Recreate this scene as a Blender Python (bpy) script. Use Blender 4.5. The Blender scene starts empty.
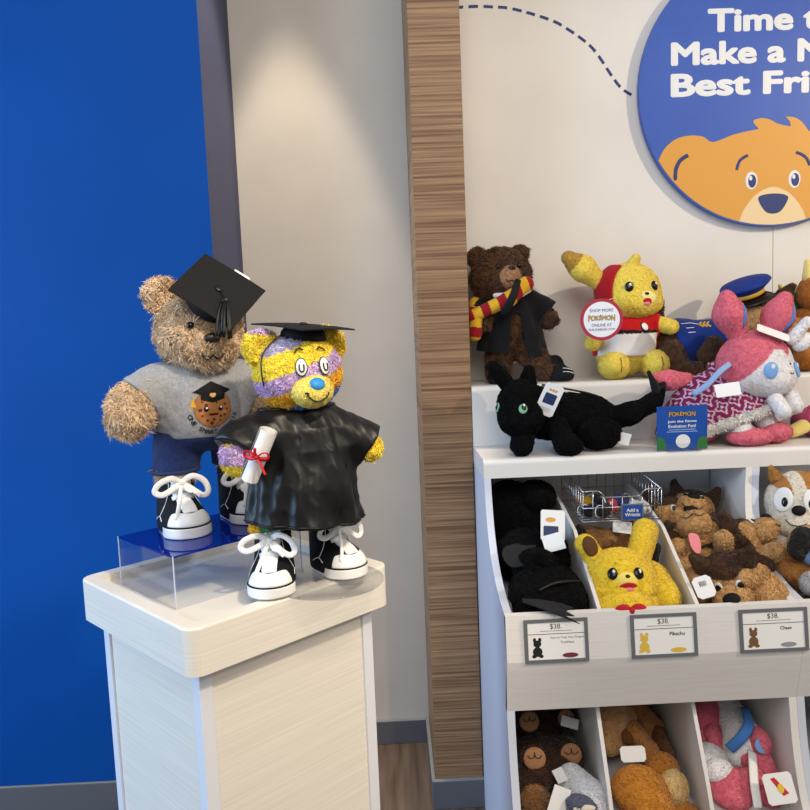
import bpy, bmesh, math, random
import numpy as np
from mathutils import Vector, Matrix, Euler

random.seed(7)
S = bpy.context.scene
COL = S.collection
PI = math.pi

# ------------------------------------------------------------------ camera
cam_d = bpy.data.cameras.new('camera')
cam = bpy.data.objects.new('camera', cam_d)
COL.objects.link(cam)
cam_d.sensor_width = 36.0
cam_d.lens = 36.0 * 780.0 / 810.0
cam_d.clip_start = 0.02
def _cam_matrix():
    yaw, pitch, roll = math.radians(1.15), math.radians(6.05), math.radians(2.3)
    f = Vector((math.sin(yaw)*math.cos(pitch), math.cos(yaw)*math.cos(pitch), -math.sin(pitch)))
    r = Vector((math.cos(yaw), -math.sin(yaw), 0))
    u = r.cross(f)
    rr = math.cos(roll)*r - math.sin(roll)*u
    uu = math.cos(roll)*u + math.sin(roll)*r
    m = Matrix((rr, uu, -f)).transposed().to_4x4()
    m.translation = (0, 0, 1.5)
    return m
cam.matrix_world = _cam_matrix()
S.camera = cam

# ------------------------------------------------------------------ world, lights, exposure
S.view_settings.view_transform = 'Standard'
S.view_settings.look = 'None'
S.view_settings.gamma = 1.0
S.view_settings.use_curve_mapping = False
S.view_settings.exposure = 0.0
S.cycles.transparent_max_bounces = 24
w = bpy.data.worlds.new('shop_ambient')
S.world = w
w.use_nodes = True
w.node_tree.nodes['Background'].inputs['Color'].default_value = (0.95, 0.96, 1.0, 1)
w.node_tree.nodes['Background'].inputs['Strength'].default_value = 0.37

def area(name, loc, target, size, power, col, size_y=None, spread=None):
    d = bpy.data.lights.new(name, 'AREA')
    d.energy = power; d.color = col; d.size = size
    if size_y: d.shape = 'RECTANGLE'; d.size_y = size_y
    if spread: d.spread = math.radians(spread)
    o = bpy.data.objects.new(name, d); COL.objects.link(o)
    o.location = loc
    o.rotation_euler = (Vector(target)-Vector(loc)).to_track_quat('-Z', 'Y').to_euler()
    return o
def spot(name, loc, target, power, col, angle, blend=0.6, radius=0.05):
    d = bpy.data.lights.new(name, 'SPOT')
    d.energy = power; d.color = col; d.spot_size = math.radians(angle); d.spot_blend = blend
    d.shadow_soft_size = radius
    o = bpy.data.objects.new(name, d); COL.objects.link(o)
    o.location = loc
    o.rotation_euler = (Vector(target)-Vector(loc)).to_track_quat('-Z', 'Y').to_euler()
    return o
# daylight from the shop window at the left
area('daylight_window', (-3.1, 0.6, 1.8), (0.0, 1.7, 0.9), 1.6, 92, (0.42, 0.66, 1.0), 2.0)
# warm track spots on the ceiling
spot('track_spot', (2.9, 0.6, 2.75), (0.75, 2.3, 1.3), 165, (1.0, 0.85, 0.66), 62, 0.7, 0.04)
spot('track_spot', (0.9, 0.0, 3.0), (-0.22, 1.3, 1.15), 150, (1.0, 0.83, 0.60), 36, 0.7, 0.06)
spot('recess_downlight', (-0.30, 2.40, 3.25), (-0.27, 2.40, 0.0), 130, (1.0, 0.86, 0.68), 37, 0.35, 0.03)
area('front_fill', (0.3, -0.4, 3.1), (0.3, 1.6, 0.9), 1.8, 40, (1.0, 0.93, 0.84))  # unseen fill lamp, added to give the front faces soft light

# ------------------------------------------------------------------ materials
def lin(c):
    out = []
    for v in c:
        v = v/255.0
        out.append(v/12.92 if v <= 0.04045 else ((v+0.055)/1.055)**2.4)
    return tuple(out)
def L3(*c): return np.array(lin(c))
_M = {}
def mat(name, rgb, rough=0.6, metal=0.0, spec=0.5, trans=0.0, ior=1.45, coat=0.0, sheen=0.0):
    if name in _M: return _M[name]
    m = bpy.data.materials.new(name); m.use_nodes = True
    b = m.node_tree.nodes['Principled BSDF']
    b.inputs['Base Color'].default_value = (*lin(rgb), 1)
    b.inputs['Roughness'].default_value = rough
    b.inputs['Metallic'].default_value = metal
    b.inputs['Specular IOR Level'].default_value = spec
    b.inputs['Transmission Weight'].default_value = trans
    b.inputs['IOR'].default_value = ior
    b.inputs['Coat Weight'].default_value = coat
    b.inputs['Sheen Weight'].default_value = sheen
    _M[name] = m
    return m
def noise_mat(name, c1, c2, scale=(1, 1, 1), detail=4, rough=0.6, bump=0.0, lo=0.35, hi=0.65, spec=0.4, nscale=1.0, rot=(0, 0, 0), coord='Object'):
    m = mat(name, c1, rough, spec=spec)
    nt = m.node_tree; b = nt.nodes['Principled BSDF']
    tc = nt.nodes.new('ShaderNodeTexCoord'); mp = nt.nodes.new('ShaderNodeMapping')
    mp.inputs['Scale'].default_value = scale; mp.inputs['Rotation'].default_value = rot
    nz = nt.nodes.new('ShaderNodeTexNoise'); nz.inputs['Scale'].default_value = nscale; nz.inputs['Detail'].default_value = detail
    cr = nt.nodes.new('ShaderNodeValToRGB')
    cr.color_ramp.elements[0].position = lo; cr.color_ramp.elements[1].position = hi
    cr.color_ramp.elements[0].color = (*lin(c1), 1); cr.color_ramp.elements[1].color = (*lin(c2), 1)
    nt.links.new(tc.outputs[coord], mp.inputs['Vector']); nt.links.new(mp.outputs[0], nz.inputs['Vector'])
    nt.links.new(nz.outputs['Fac'], cr.inputs['Fac']); nt.links.new(cr.outputs[0], b.inputs['Base Color'])
    if bump:
        bp = nt.nodes.new('ShaderNodeBump'); bp.inputs['Strength'].default_value = bump; bp.inputs['Distance'].default_value = 0.002
        nt.links.new(nz.outputs['Fac'], bp.inputs['Height']); nt.links.new(bp.outputs[0], b.inputs['Normal'])
    return m
def attr_mat(name, rough=0.9, sheen=0.0, spec=0.2, grain=0.0, gscale=300.0):
    """colour comes from the mesh's own pattern (stripes, patches, prints)"""
    if name in _M: return _M[name]
    m = mat(name, (128, 128, 128), rough, spec=spec, sheen=sheen)
    nt = m.node_tree; b = nt.nodes['Principled BSDF']
    a = nt.nodes.new('ShaderNodeAttribute'); a.attribute_name = 'Col'
    if grain:
        tc = nt.nodes.new('ShaderNodeTexCoord'); nz = nt.nodes.new('ShaderNodeTexNoise')
        nz.inputs['Scale'].default_value = gscale; nz.inputs['Detail'].default_value = 3
        mr = nt.nodes.new('ShaderNodeMapRange'); mr.inputs[1].default_value = 0.3; mr.inputs[2].default_value = 0.7
        mr.inputs[3].default_value = 1-grain; mr.inputs[4].default_value = 1+grain
        mx = nt.nodes.new('ShaderNodeMix'); mx.data_type = 'RGBA'; mx.blend_type = 'MULTIPLY'; mx.inputs[0].default_value = 1
        nt.links.new(tc.outputs['Object'], nz.inputs['Vector']); nt.links.new(nz.outputs['Fac'], mr.inputs[0])
        nt.links.new(a.outputs['Color'], mx.inputs[6]); nt.links.new(mr.outputs[0], mx.inputs[7])
        nt.links.new(mx.outputs[2], b.inputs['Base Color'])
        bp = nt.nodes.new('ShaderNodeBump'); bp.inputs['Strength'].default_value = 0.5; bp.inputs['Distance'].default_value = 0.002
        nt.links.new(nz.outputs['Fac'], bp.inputs['Height']); nt.links.new(bp.outputs[0], b.inputs['Normal'])
    else:
        nt.links.new(a.outputs['Color'], b.inputs['Base Color'])
    return m

FUR = attr_mat('plush_fur', 0.95, 0.25, 0.1, 0.14, 420.0)
DARKFUR = attr_mat('black_plush_fur', 0.9, 0.03, 0.1, 0.14, 420.0)
SHORT = attr_mat('short_pile_plush', 0.9, 0.3, 0.15, 0.10, 500.0)
CLOTH = attr_mat('printed_cloth', 0.85, 0.1, 0.2, 0.06, 700.0)
PRINT = attr_mat('ink_print', 0.7, 0.0, 0.2)
BLACK_SATIN = mat('black_satin', (13, 12, 12), 0.40, spec=0.42)
BLACK_FELT = mat('black_felt', (20, 20, 21), 0.75, spec=0.3)
BLACK_CANVAS = mat('black_canvas', (14, 14, 18), 0.75, spec=0.3)
BLACK_PLASTIC = mat('glossy_black_plastic', (8, 8, 8), 0.12)
BROWN_EYE = mat('glossy_dark_brown_plastic', (28, 14, 8), 0.12)
WHITE_RUBBER = mat('white_rubber', (238, 238, 236), 0.32)
WHITE_LACE = noise_mat('white_cotton_lace', (232, 232, 232), (250, 250, 250), nscale=500, rough=0.8)
WHITE_MELAMINE = mat('white_melamine', (232, 229, 224), 0.35)
PAPER = mat('white_card', (244, 244, 242), 0.55)
GREY_METAL = mat('brushed_grey_metal', (128, 130, 134), 0.38, metal=0.5)
CHROME = mat('chrome_wire', (200, 200, 205), 0.22, metal=1.0)
NAVY = mat('navy_ink', (35, 52, 110), 0.5)
BLACK_INK = mat('black_ink', (25, 25, 28), 0.6)
WHITE_INK = mat('white_ink', (232, 232, 230), 0.5)
def clear_mat(name, tint=(255, 255, 255), base=None, opaque=0.0):
    """thin clear sheet: lets light straight through, mirrors more at a glancing angle"""
    m = bpy.data.materials.new(name); m.use_nodes = True; nt = m.node_tree
    nt.nodes.remove(nt.nodes['Principled BSDF']); out = nt.nodes['Material Output']
    tr = nt.nodes.new('ShaderNodeBsdfTransparent'); tr.inputs[0].default_value = (*lin(tint), 1)
    gl = nt.nodes.new('ShaderNodeBsdfGlossy'); gl.inputs['Roughness'].default_value = 0.02
    lw = nt.nodes.new('ShaderNodeLayerWeight'); lw.inputs[0].default_value = 0.5
    pw_ = nt.nodes.new('ShaderNodeMath'); pw_.operation = 'POWER'; pw_.inputs[1].default_value = 4.5
    fr = nt.nodes.new('ShaderNodeMath'); fr.operation = 'MULTIPLY_ADD'; fr.inputs[1].default_value = 0.75; fr.inputs[2].default_value = 0.04
    nt.links.new(lw.outputs['Facing'], pw_.inputs[0]); nt.links.new(pw_.outputs[0], fr.inputs[0])
    mx = nt.nodes.new('ShaderNodeMixShader'); first = tr.outputs[0]
    if base:
        df = nt.nodes.new('ShaderNodeBsdfDiffuse'); df.inputs[0].default_value = (*lin(base), 1)
        m2 = nt.nodes.new('ShaderNodeMixShader'); m2.inputs[0].default_value = opaque
        nt.links.new(tr.outputs[0], m2.inputs[1]); nt.links.new(df.outputs[0], m2.inputs[2]); first = m2.outputs[0]
    nt.links.new(fr.outputs[0], mx.inputs[0]); nt.links.new(first, mx.inputs[1]); nt.links.new(gl.outputs[0], mx.inputs[2])
    nt.links.new(mx.outputs[0], out.inputs['Surface'])
    return m
ACRYLIC = clear_mat('clear_acrylic', (252, 253, 254))

# ------------------------------------------------------------------ objects
def link(o, parent=None):
    COL.objects.link(o)
    if parent is not None: o.parent = parent
    return o
def thing(name, label, cat, loc=(0, 0, 0), rotz=0.0, group=None, rot=None, scale=1.0):
    o = bpy.data.objects.new(name, None); COL.objects.link(o)
    o.empty_display_size = 0.05
    o.location = loc; o.rotation_euler = rot if rot else (0, 0, rotz); o.scale = (scale,)*3
    o['label'] = label; o['category'] = cat
    if group: o['group'] = group
    return o
def tag(o, label, cat, group=None):
    o['label'] = label; o['category'] = cat
    if group: o['group'] = group
    return o
def structure(o): o['kind'] = 'structure'; return o
def dup(root, name=None, loc=None, rot=None, label=None, group=None, scale=None):
    r = root.copy(); COL.objects.link(r)
    if loc is not None: r.location = loc
    if rot is not None: r.rotation_euler = rot
    if scale is not None: r.scale = (scale,)*3
    if label: r['label'] = label
    if group: r['group'] = group
    for ch in list(root.children):
        c = ch.copy(); COL.objects.link(c); c.parent = r
        for g in ch.children:
            d = g.copy(); COL.objects.link(d); d.parent = c
    return r
def mesh_obj(name, V, F, material, parent=None, smooth=True, cols=None, label=None):
    me = bpy.data.meshes.new(name)
    V = np.asarray(V, dtype=np.float32)
    if isinstance(F, np.ndarray):
        n, k = F.shape
        me.vertices.add(len(V)); me.vertices.foreach_set('co', V.ravel())
        me.loops.add(n*k); me.polygons.add(n)
        me.loops.foreach_set('vertex_index', F.ravel().astype(np.int32))
        me.polygons.foreach_set('loop_start', np.arange(0, n*k, k, dtype=np.int32))
        me.update(calc_edges=True)
    else:
        me.from_pydata([tuple(map(float, v)) for v in V], [], F)
    if cols is not None:
        ca = me.attributes.new('Col', 'FLOAT_COLOR', 'POINT')
        c4 = np.ones((len(V), 4), dtype=np.float32); c4[:, :3] = cols
        ca.data.foreach_set('color', c4.ravel())
    me.polygons.foreach_set('use_smooth', np.full(len(me.polygons), bool(smooth)))
    me.materials.append(material)
    me.validate()
    o = bpy.data.objects.new(name, me)
    if label: o['label'] = label
    return link(o, parent)

class MB:
    """collects shapes into one mesh"""
    def __init__(s): s.V = []; s.F = []
    def add(s, V, F):
        n = len(s.V)
        s.V += [tuple(map(float, v)) for v in V]; s.F += [[i+n for i in f] for f in F]
        return s
    def box(s, lo, hi, bev=0.0, M=None):
        bm = bmesh.new(); bmesh.ops.create_cube(bm, size=1.0)
        for v in bm.verts:
            v.co = Vector([(lo[i]+hi[i])/2 + v.co[i]*(hi[i]-lo[i]) for i in range(3)])
        if bev: bmesh.ops.bevel(bm, geom=bm.edges[:], offset=bev, segments=2, affect='EDGES', profile=0.5)
        s._bm(bm, M); return s
    def _bm(s, bm, M=None):
        bm.verts.index_update()
        V = [(M @ v.co if M else v.co)[:] for v in bm.verts]; F = [[v.index for v in f.verts] for f in bm.faces]
        bm.free(); s.add(V, F)
    def prism(s, poly, d0, d1, axis=2, bev=0.0, shift=(0, 0), M=None):
        """poly in the two other axes, extruded from d0 to d1 along axis"""
        bm = bmesh.new()
        def p3(p, d, sh):
            a, b = p[0]+sh[0], p[1]+sh[1]
            return {0: (d, a, b), 1: (a, d, b), 2: (a, b, d)}[axis]
        A = [bm.verts.new(p3(p, d0, (0, 0))) for p in poly]; B = [bm.verts.new(p3(p, d1, shift)) for p in poly]
        n = len(poly)
        bm.faces.new(A[::-1]); bm.faces.new(B)
        for i in range(n): bm.faces.new((A[i], A[(i+1) % n], B[(i+1) % n], B[i]))
        bmesh.ops.recalc_face_normals(bm, faces=bm.faces[:])
        if bev: bmesh.ops.bevel(bm, geom=bm.edges[:], offset=bev, segments=2, affect='EDGES', profile=0.5)
        s._bm(bm, M); return s
    def tube(s, pts, r, n=8, flat=1.0, up=None, closed=False):
        pts = [Vector(p) for p in pts]; N = len(pts)
        rs = r if isinstance(r, (list, tuple)) else [r]*N
        V = []; prev = None
        for i, p in enumerate(pts):
            if closed: t = pts[(i+1) % N]-pts[i-1]
            else: t = pts[min(i+1, N-1)]-pts[max(i-1, 0)]
            t.normalize()
            if prev is None:
                a = Vector(up) if up else (Vector((0, 0, 1)) if abs(t.z) < 0.9 else Vector((1, 0, 0)))
            else: a = prev
            a = (a - t*a.dot(t)); a.normalize(); prev = a; b = t.cross(a)
            for k in range(n):
                th = 2*PI*k/n
                V.append(p + a*math.cos(th)*rs[i]*flat + b*math.sin(th)*rs[i])
        F = []
        for i in range(N if closed else N-1):
            j = (i+1) % N
            for k in range(n):
                F.append([i*n+k, i*n+(k+1) % n, j*n+(k+1) % n, j*n+k])
        if not closed: F.append(list(range(n))[::-1]); F.append([(N-1)*n+k for k in range(n)])
        s.add(V, F); return s
    def ball(s, c, r, M=None, seg=20, rings=12):
        r = r if isinstance(r, (list, tuple)) else (r, r, r)
        V = [(0, 0, r[2])]; F = []
        for i in range(1, rings):
            ph = PI*i/rings
            for k in range(seg):
                th = 2*PI*k/seg
                V.append((r[0]*math.sin(ph)*math.cos(th), r[1]*math.sin(ph)*math.sin(th), r[2]*math.cos(ph)))
        V.append((0, 0, -r[2])); e = len(V)-1
        for k in range(seg): F.append([0, 1+k, 1+(k+1) % seg])
        for i in range(rings-2):
            for k in range(seg):
                a = 1+i*seg+k; b = 1+i*seg+(k+1) % seg
                F.append([a, a+seg, b+seg, b])
        o = 1+(rings-2)*seg
        for k in range(seg): F.append([o+k, e, o+(k+1) % seg])
        V = [Vector(v) for v in V]
        if M: V = [M @ v for v in V]
        V = [v+Vector(c) for v in V]
        s.add(V, F); return s
    def lathe(s, prof, n=32, c=(0, 0, 0)):
        V = []; F = []
        for r, z in prof:
            for k in range(n):
                th = 2*PI*k/n
                V.append((c[0]+r*math.cos(th), c[1]+r*math.sin(th), c[2]+z))
        for i in range(len(prof)-1):
            for k in range(n):
                F.append([i*n+k, i*n+(k+1) % n, (i+1)*n+(k+1) % n, (i+1)*n+k])
        F.append(list(range(n))[::-1]); F.append([(len(prof)-1)*n+k for k in range(n)])
        s.add(V, F); return s
    def build(s, name, material, parent=None, smooth=False, cols=None, label=None, M=None):
        V = s.V if M is None else [M @ Vector(v) for v in s.V]
        return mesh_obj(name, V, s.F, material, parent, smooth, cols, label)

def smooth_poly(pts, n=6, closed=True):
    """Catmull-Rom through the points"""
    out = []; N = len(pts); P = [Vector((*p, 0)[:3]) if len(p) == 2 else Vector(p) for p in pts]
    rng = range(N) if closed else range(N-1)
    for i in rng:
        if closed: p0, p1, p2, p3 = P[i-1], P[i], P[(i+1) % N], P[(i+2) % N]
        else: p0, p1, p2, p3 = P[max(i-1, 0)], P[i], P[i+1], P[min(i+2, N-1)]
        for k in range(n):
            t = k/n
            out.append(0.5*((2*p1)+(p2-p0)*t+(2*p0-5*p1+4*p2-p3)*t*t+(3*p1-p0-3*p2+p3)*t**3))
    if not closed: out.append(P[-1])
    d = len(pts[0])
    return [tuple(v[:d]) for v in out]

def text_mesh(body, width=None, height=None, align='CENTER', bold=0.0, res=3):
    """lettering as flat outlines in x/y, centred on the origin (or starting at x=0); returns verts, faces"""
    c = bpy.data.curves.new('lettering', 'FONT'); c.body = body; c.size = 1.0
    c.resolution_u = res; c.extrude = 0.0; c.fill_mode = 'FRONT'
    o = bpy.data.objects.new('lettering', c); COL.objects.link(o)
    dg = bpy.context.evaluated_depsgraph_get(); dg.update()
    me = bpy.data.meshes.new_from_object(o.evaluated_get(dg))
    V = np.array([v.co[:] for v in me.vertices]).reshape(-1, 3); F = [list(p.vertices) for p in me.polygons]
    bpy.data.objects.remove(o); bpy.data.curves.remove(c); bpy.data.meshes.remove(me)
    if bold:                                     # rounded, heavier strokes
        Vs, Fs = [V], list(F); m = len(V)
        for k in range(10):
            W = V.copy(); W[:, 0] += bold*math.cos(2*PI*k/10); W[:, 1] += bold*math.sin(2*PI*k/10); W[:, 2] -= 0.004*(k+1)
            Fs += [[i+m*(k+1) for i in f] for f in F]; Vs.append(W)
        V = np.concatenate(Vs); F = Fs
    lo, hi = V[:, :2].min(0), V[:, :2].max(0)
    sx = width/(hi[0]-lo[0]) if width else None
    sy = height/(hi[1]-lo[1]) if height else None
    sx = sx or sy; sy = sy or sx
    x0 = (lo[0]+hi[0])/2 if align == 'CENTER' else lo[0]
    V[:, 0] = (V[:, 0]-x0)*sx; V[:, 1] = (V[:, 1]-(lo[1]+hi[1])/2)*sy
    V[:, 2] *= 0.15*sy
    return V, F
def text_on(name, body, material, parent, origin, ux, uy, width=None, height=None, bold=0.0, align='CENTER', lift=0.0006):
    """lettering on a flat face: ux, uy the face's right and up vectors"""
    V, F = text_mesh(body, width, height, align, bold)
    ux = np.array(ux, float); uy = np.array(uy, float); n = np.cross(ux, uy)
    o = np.array(origin, float)
    W = o + V[:, :1]*ux + V[:, 1:2]*uy + (V[:, 2:3]+lift)*n
    return mesh_obj(name, W, F, material, parent, smooth=False)
def flat_on(mb, poly, origin, ux, uy, lift=0.0005, thick=0.0004):
    """a thin printed shape on a flat face, added to mb"""
    ux = Vector(ux); uy = Vector(uy); n = ux.cross(uy); o = Vector(origin)
    bm = bmesh.new()
    A = [bm.verts.new(o+ux*p[0]+uy*p[1]+n*lift) for p in poly]
    B = [bm.verts.new(o+ux*p[0]+uy*p[1]+n*(lift+thick)) for p in poly]
    k = len(poly)
    try: bm.faces.new(B)
    except ValueError: pass
    for i in range(k): bm.faces.new((A[i], A[(i+1) % k], B[(i+1) % k], B[i]))
    bmesh.ops.recalc_face_normals(bm, faces=bm.faces[:])
    mb._bm(bm); return mb
def ellipse(cx, cy, rx, ry, n=28, rot=0.0):
    return [(cx+rx*math.cos(t)*math.cos(rot)-ry*math.sin(t)*math.sin(rot), cy+rx*math.cos(t)*math.sin(rot)+ry*math.sin(t)*math.cos(rot))
            for t in [2*PI*k/n for k in range(n)]]

# ------------------------------------------------------------------ soft shapes (distance fields turned into one closed skin)
class SDF:
    def __init__(s, f, lo, hi): s.f = f; s.lo = np.array(lo, float); s.hi = np.array(hi, float)
    def __call__(s, P): return s.f(P)
def rotm(rot):
    return np.array(Euler(rot).to_matrix())
def ell(c, r, rot=None):
    c = np.array(c, float); r = np.array(r if hasattr(r, '__len__') else (r, r, r), float)
    R_ = rotm(rot) if rot else None
    def f(P):
        q = P-c
        if R_ is not None: q = q @ R_
        k0 = np.sqrt(((q/r)**2).sum(1)); k1 = np.sqrt(((q/r**2)**2).sum(1))
        return k0*(k0-1)/np.maximum(k1, 1e-9)
    e = r if R_ is None else np.abs(R_) @ r
    return SDF(f, c-e, c+e)
def cap(a, b, ra, rb=None):
    rb = ra if rb is None else rb
    a = np.array(a, float); b = np.array(b, float); ba = b-a; L2 = ba @ ba
    def f(P):
        h = np.clip(((P-a) @ ba)/L2, 0, 1)
        return np.sqrt((((P-a)-h[:, None]*ba)**2).sum(1)) - (ra+(rb-ra)*h)
    return SDF(f, np.minimum(a-ra, b-rb), np.maximum(a+ra, b+rb))
def rbox(c, h, r=0.0, rot=None):
    c = np.array(c, float); h = np.array(h, float); R_ = rotm(rot) if rot else None
    def f(P):
        q = P-c
        if R_ is not None: q = q @ R_
        q = np.abs(q)-(h-r)
        return np.sqrt((np.maximum(q, 0)**2).sum(1))+np.minimum(q.max(1), 0)-r
    e = h if R_ is None else np.abs(R_) @ h
    return SDF(f, c-e, c+e)
def smin(a, b, k):
    if k <= 0: return np.minimum(a, b)
    h = np.maximum(k-np.abs(a-b), 0)/k
    return np.minimum(a, b)-h*h*k*0.25
def uni(k, *fs):
    def f(P):
        d = fs[0](P)
        for g in fs[1:]: d = smin(d, g(P), k)
        return d
    return SDF(f, np.min([g.lo for g in fs], 0), np.max([g.hi for g in fs], 0))
def sub(a, b, k=0.0):
    return SDF(lambda P: -smin(-a(P), b(P), k), a.lo, a.hi)
def inter(a, b, k=0.0):
    return SDF(lambda P: -smin(-a(P), -b(P), k), np.maximum(a.lo, b.lo), np.minimum(a.hi, b.hi))
def half(a, p, n, k=0.004):
    """keep the side of a that n points away from"""
    p = np.array(p, float); n = np.array(n, float); n = n/np.linalg.norm(n)
    return SDF(lambda P: -smin(-a(P), -((P-p) @ n), k), a.lo, a.hi)
def grow(a, r): return SDF(lambda P: a(P)-r, a.lo-r, a.hi+r)
def bumpy(a, amp, fn):
    return SDF(lambda P: a(P)-amp*fn(P), a.lo-amp, a.hi+amp)

def _hash(i, j, k, seed):
    h = (i*374761393+j*668265263+k*2147483647+seed*1274126177) & 0xffffffff
    h = ((h ^ (h >> 13))*1274126177) & 0xffffffff
    return ((h ^ (h >> 16)) & 0xffff)/65535.0
def vnoise(P, freq, seed=0):
    q = P*freq+100.0; i = np.floor(q).astype(np.int64); t = q-i; t = t*t*(3-2*t)
    out = 0
    for dx in (0, 1):
        for dy in (0, 1):
            for dz in (0, 1):
                wgt = (t[:, 0] if dx else 1-t[:, 0])*(t[:, 1] if dy else 1-t[:, 1])*(t[:, 2] if dz else 1-t[:, 2])
                out = out+wgt*_hash(i[:, 0]+dx, i[:, 1]+dy, i[:, 2]+dz, seed)
    return out*2-1
def skin(s, vox):
    """naive surface nets"""
    lo = s.lo-2.5*vox; hi = s.hi+2.5*vox
    n = np.maximum(((hi-lo)/vox).astype(int)+2, 4)
    ax = [lo[i]+vox*np.arange(n[i]) for i in range(3)]
    G = np.stack(np.meshgrid(*ax, indexing='ij'), -1).reshape(-1, 3)
    D = np.concatenate([s(G[i:i+400000]) for i in range(0, len(G), 400000)]).reshape(n)
    ins = D < 0
    c = [(a, b, d) for a in (0, 1) for b in (0, 1) for d in (0, 1)]
    def corner(A, o): return A[o[0]:n[0]-1+o[0], o[1]:n[1]-1+o[1], o[2]:n[2]-1+o[2]]
    cnt = sum(corner(ins, o).astype(np.int8) for o in c)
    act = (cnt > 0) & (cnt < 8)
    idx = np.argwhere(act)
    cd = {o: corner(D, o)[act] for o in c}
    acc = np.zeros((len(idx), 3)); num = np.zeros(len(idx))
    for o in c:
        for d in range(3):
            if o[d] == 0:
                p = list(o); p[d] = 1; p = tuple(p)
                a, b = cd[o], cd[p]; m = (a < 0) != (b < 0)
                t = np.where(m, a/np.where(m, a-b, 1), 0)
                q = np.tile(np.array(o, float), (len(idx), 1)); q[:, d] = t
                acc[m] += q[m]; num[m] += 1
    V = lo+vox*(idx+acc/num[:, None])
    im = np.full(act.shape, -1); im[act] = np.arange(len(idx))
    Fs = []
    for d in range(3):
        e1, e2 = [(1, 2), (2, 0), (0, 1)][d]
        sl0 = [slice(1, n[i]-1) for i in range(3)]; sl0[d] = slice(0, n[d]-1)
        sl1 = list(sl0); sl1[d] = slice(1, n[d])
        a, b = ins[tuple(sl0)], ins[tuple(sl1)]
        ch = np.argwhere(a != b)
        if not len(ch): continue
        flip = b[tuple(ch.T)]
        base = ch.copy(); 
        for i in range(3):
            if i != d: base[:, i] += 1
        def cell(o1, o2):
            q = base.copy(); q[:, e1] -= o1; q[:, e2] -= o2
            return im[tuple(q.T)]
        Q = np.stack([cell(1, 1), cell(0, 1), cell(0, 0), cell(1, 0)], 1)
        Q[flip] = Q[flip][:, ::-1]
        Fs.append(Q)
    F = np.concatenate(Fs)
    return V, F[(F >= 0).all(1)]
def vnormals(V, F):
    N = np.zeros_like(V)
    fn = np.cross(V[F[:, 2]]-V[F[:, 0]], V[F[:, 3]]-V[F[:, 1]])
    for k in range(4): np.add.at(N, F[:, k], fn)
    return N/np.maximum(np.linalg.norm(N, axis=1), 1e-12)[:, None]
_rng = np.random.default_rng(11)
def furry(V, F, length, clump, droop=0.25, density=1.0, hair=1.0):
    """raise the pile: tufts of the skin pushed out, leaning the way the nap lies, each ending in pointed locks"""
    N = vnormals(V, F)
    a = np.clip(vnoise(V, 1/clump, 3)*0.5+0.5, 0, 1)
    lean = np.stack([vnoise(V, 0.7/clump, s) for s in (5, 6, 7)], 1)
    lean = lean-N*(lean*N).sum(1)[:, None]
    h = length*(0.10+0.55*a**1.3+0.15*_rng.random(len(V)))
    out = V+N*(h-length*0.45)[:, None]+lean*(h*0.6)[:, None]
    out[:, 2] -= droop*h*0.6
    # locks: ribbons growing out of the edges of the skin
    E = np.concatenate([F[:, [0, 1]], F[:, [1, 2]]]); E = E[_rng.random(len(E)) < 0.75*density]
    i, j = E[:, 0], E[:, 1]; m = (out[i]+out[j])/2; n = N[i]+N[j]; n /= np.maximum(np.linalg.norm(n, axis=1), 1e-9)[:, None]
    L = length*hair*(0.35+0.75*_rng.random(len(E)))*(0.6+0.5*a[i])
    r = _rng.normal(size=(len(E), 3)); r -= n*(r*n).sum(1)[:, None]
    dirn = n*0.75+lean[i]*1.3+r*0.42; dirn[:, 2] -= droop*0.5
    side = (out[j]-out[i])*0.5
    m1 = m+dirn*(L*0.5)[:, None]; curl = lean[i]*0.8+r*0.25; curl[:, 2] -= droop
    tip = m1+(dirn*0.75+curl*0.7)*(L*0.5)[:, None]
    k = len(E); n0 = len(out)
    W = np.concatenate([out, m1-side*0.7, m1+side*0.7, tip-side*0.12, tip+side*0.12])
    q = np.arange(k)
    Q1 = np.stack([i, j, n0+k+q, n0+q], 1); Q2 = np.stack([n0+q, n0+k+q, n0+3*k+q, n0+2*k+q], 1)
    src = np.concatenate([np.arange(n0), i, i, i, i])
    return W, np.concatenate([F, Q1, Q2]), src
def hitp(s, o, d, start=0.3):
    """first point of the skin met from outside, coming in along -d towards o"""
    d = np.array(d, float); d /= np.linalg.norm(d); o = np.array(o, float)
    p = o+d*start; t = 0
    for _ in range(80):
        v = s((p-d*t)[None])[0]
        if v < 2e-4: break
        t += max(v*0.8, 1e-4)
        if t > start*1.6: break
    q = p-d*t; e = 1e-3
    n = np.array([s((q+np.eye(3)[i]*e)[None])[0]-s((q-np.eye(3)[i]*e)[None])[0] for i in range(3)])
    return q, n/np.linalg.norm(n)
def soft(name, parent, s, vox, color=(200, 200, 200), material=None, fur=None, label=None, M=None, droop=0.25):
    """a soft part: color is an sRGB triple or a function of the points giving linear colours"""
    V, F = skin(s, vox)
    C = color(V) if callable(color) else np.tile(L3(*color), (len(V), 1))
    if fur:
        V, F, src = furry(V, F, fur[0], fur[1], droop, *fur[2:]); C = C[src]
    if M is not None: V = V @ np.array(M.to_3x3()).T+np.array(M.translation)
    return mesh_obj(name, V, F, material or FUR, parent, True, C, label)
def frame(n, up=(0, 0, 1)):
    n = Vector(n).normalized(); u = Vector(up); u = (u-n*u.dot(n)).normalized(); r = u.cross(n)
    return r, u, n
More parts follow.
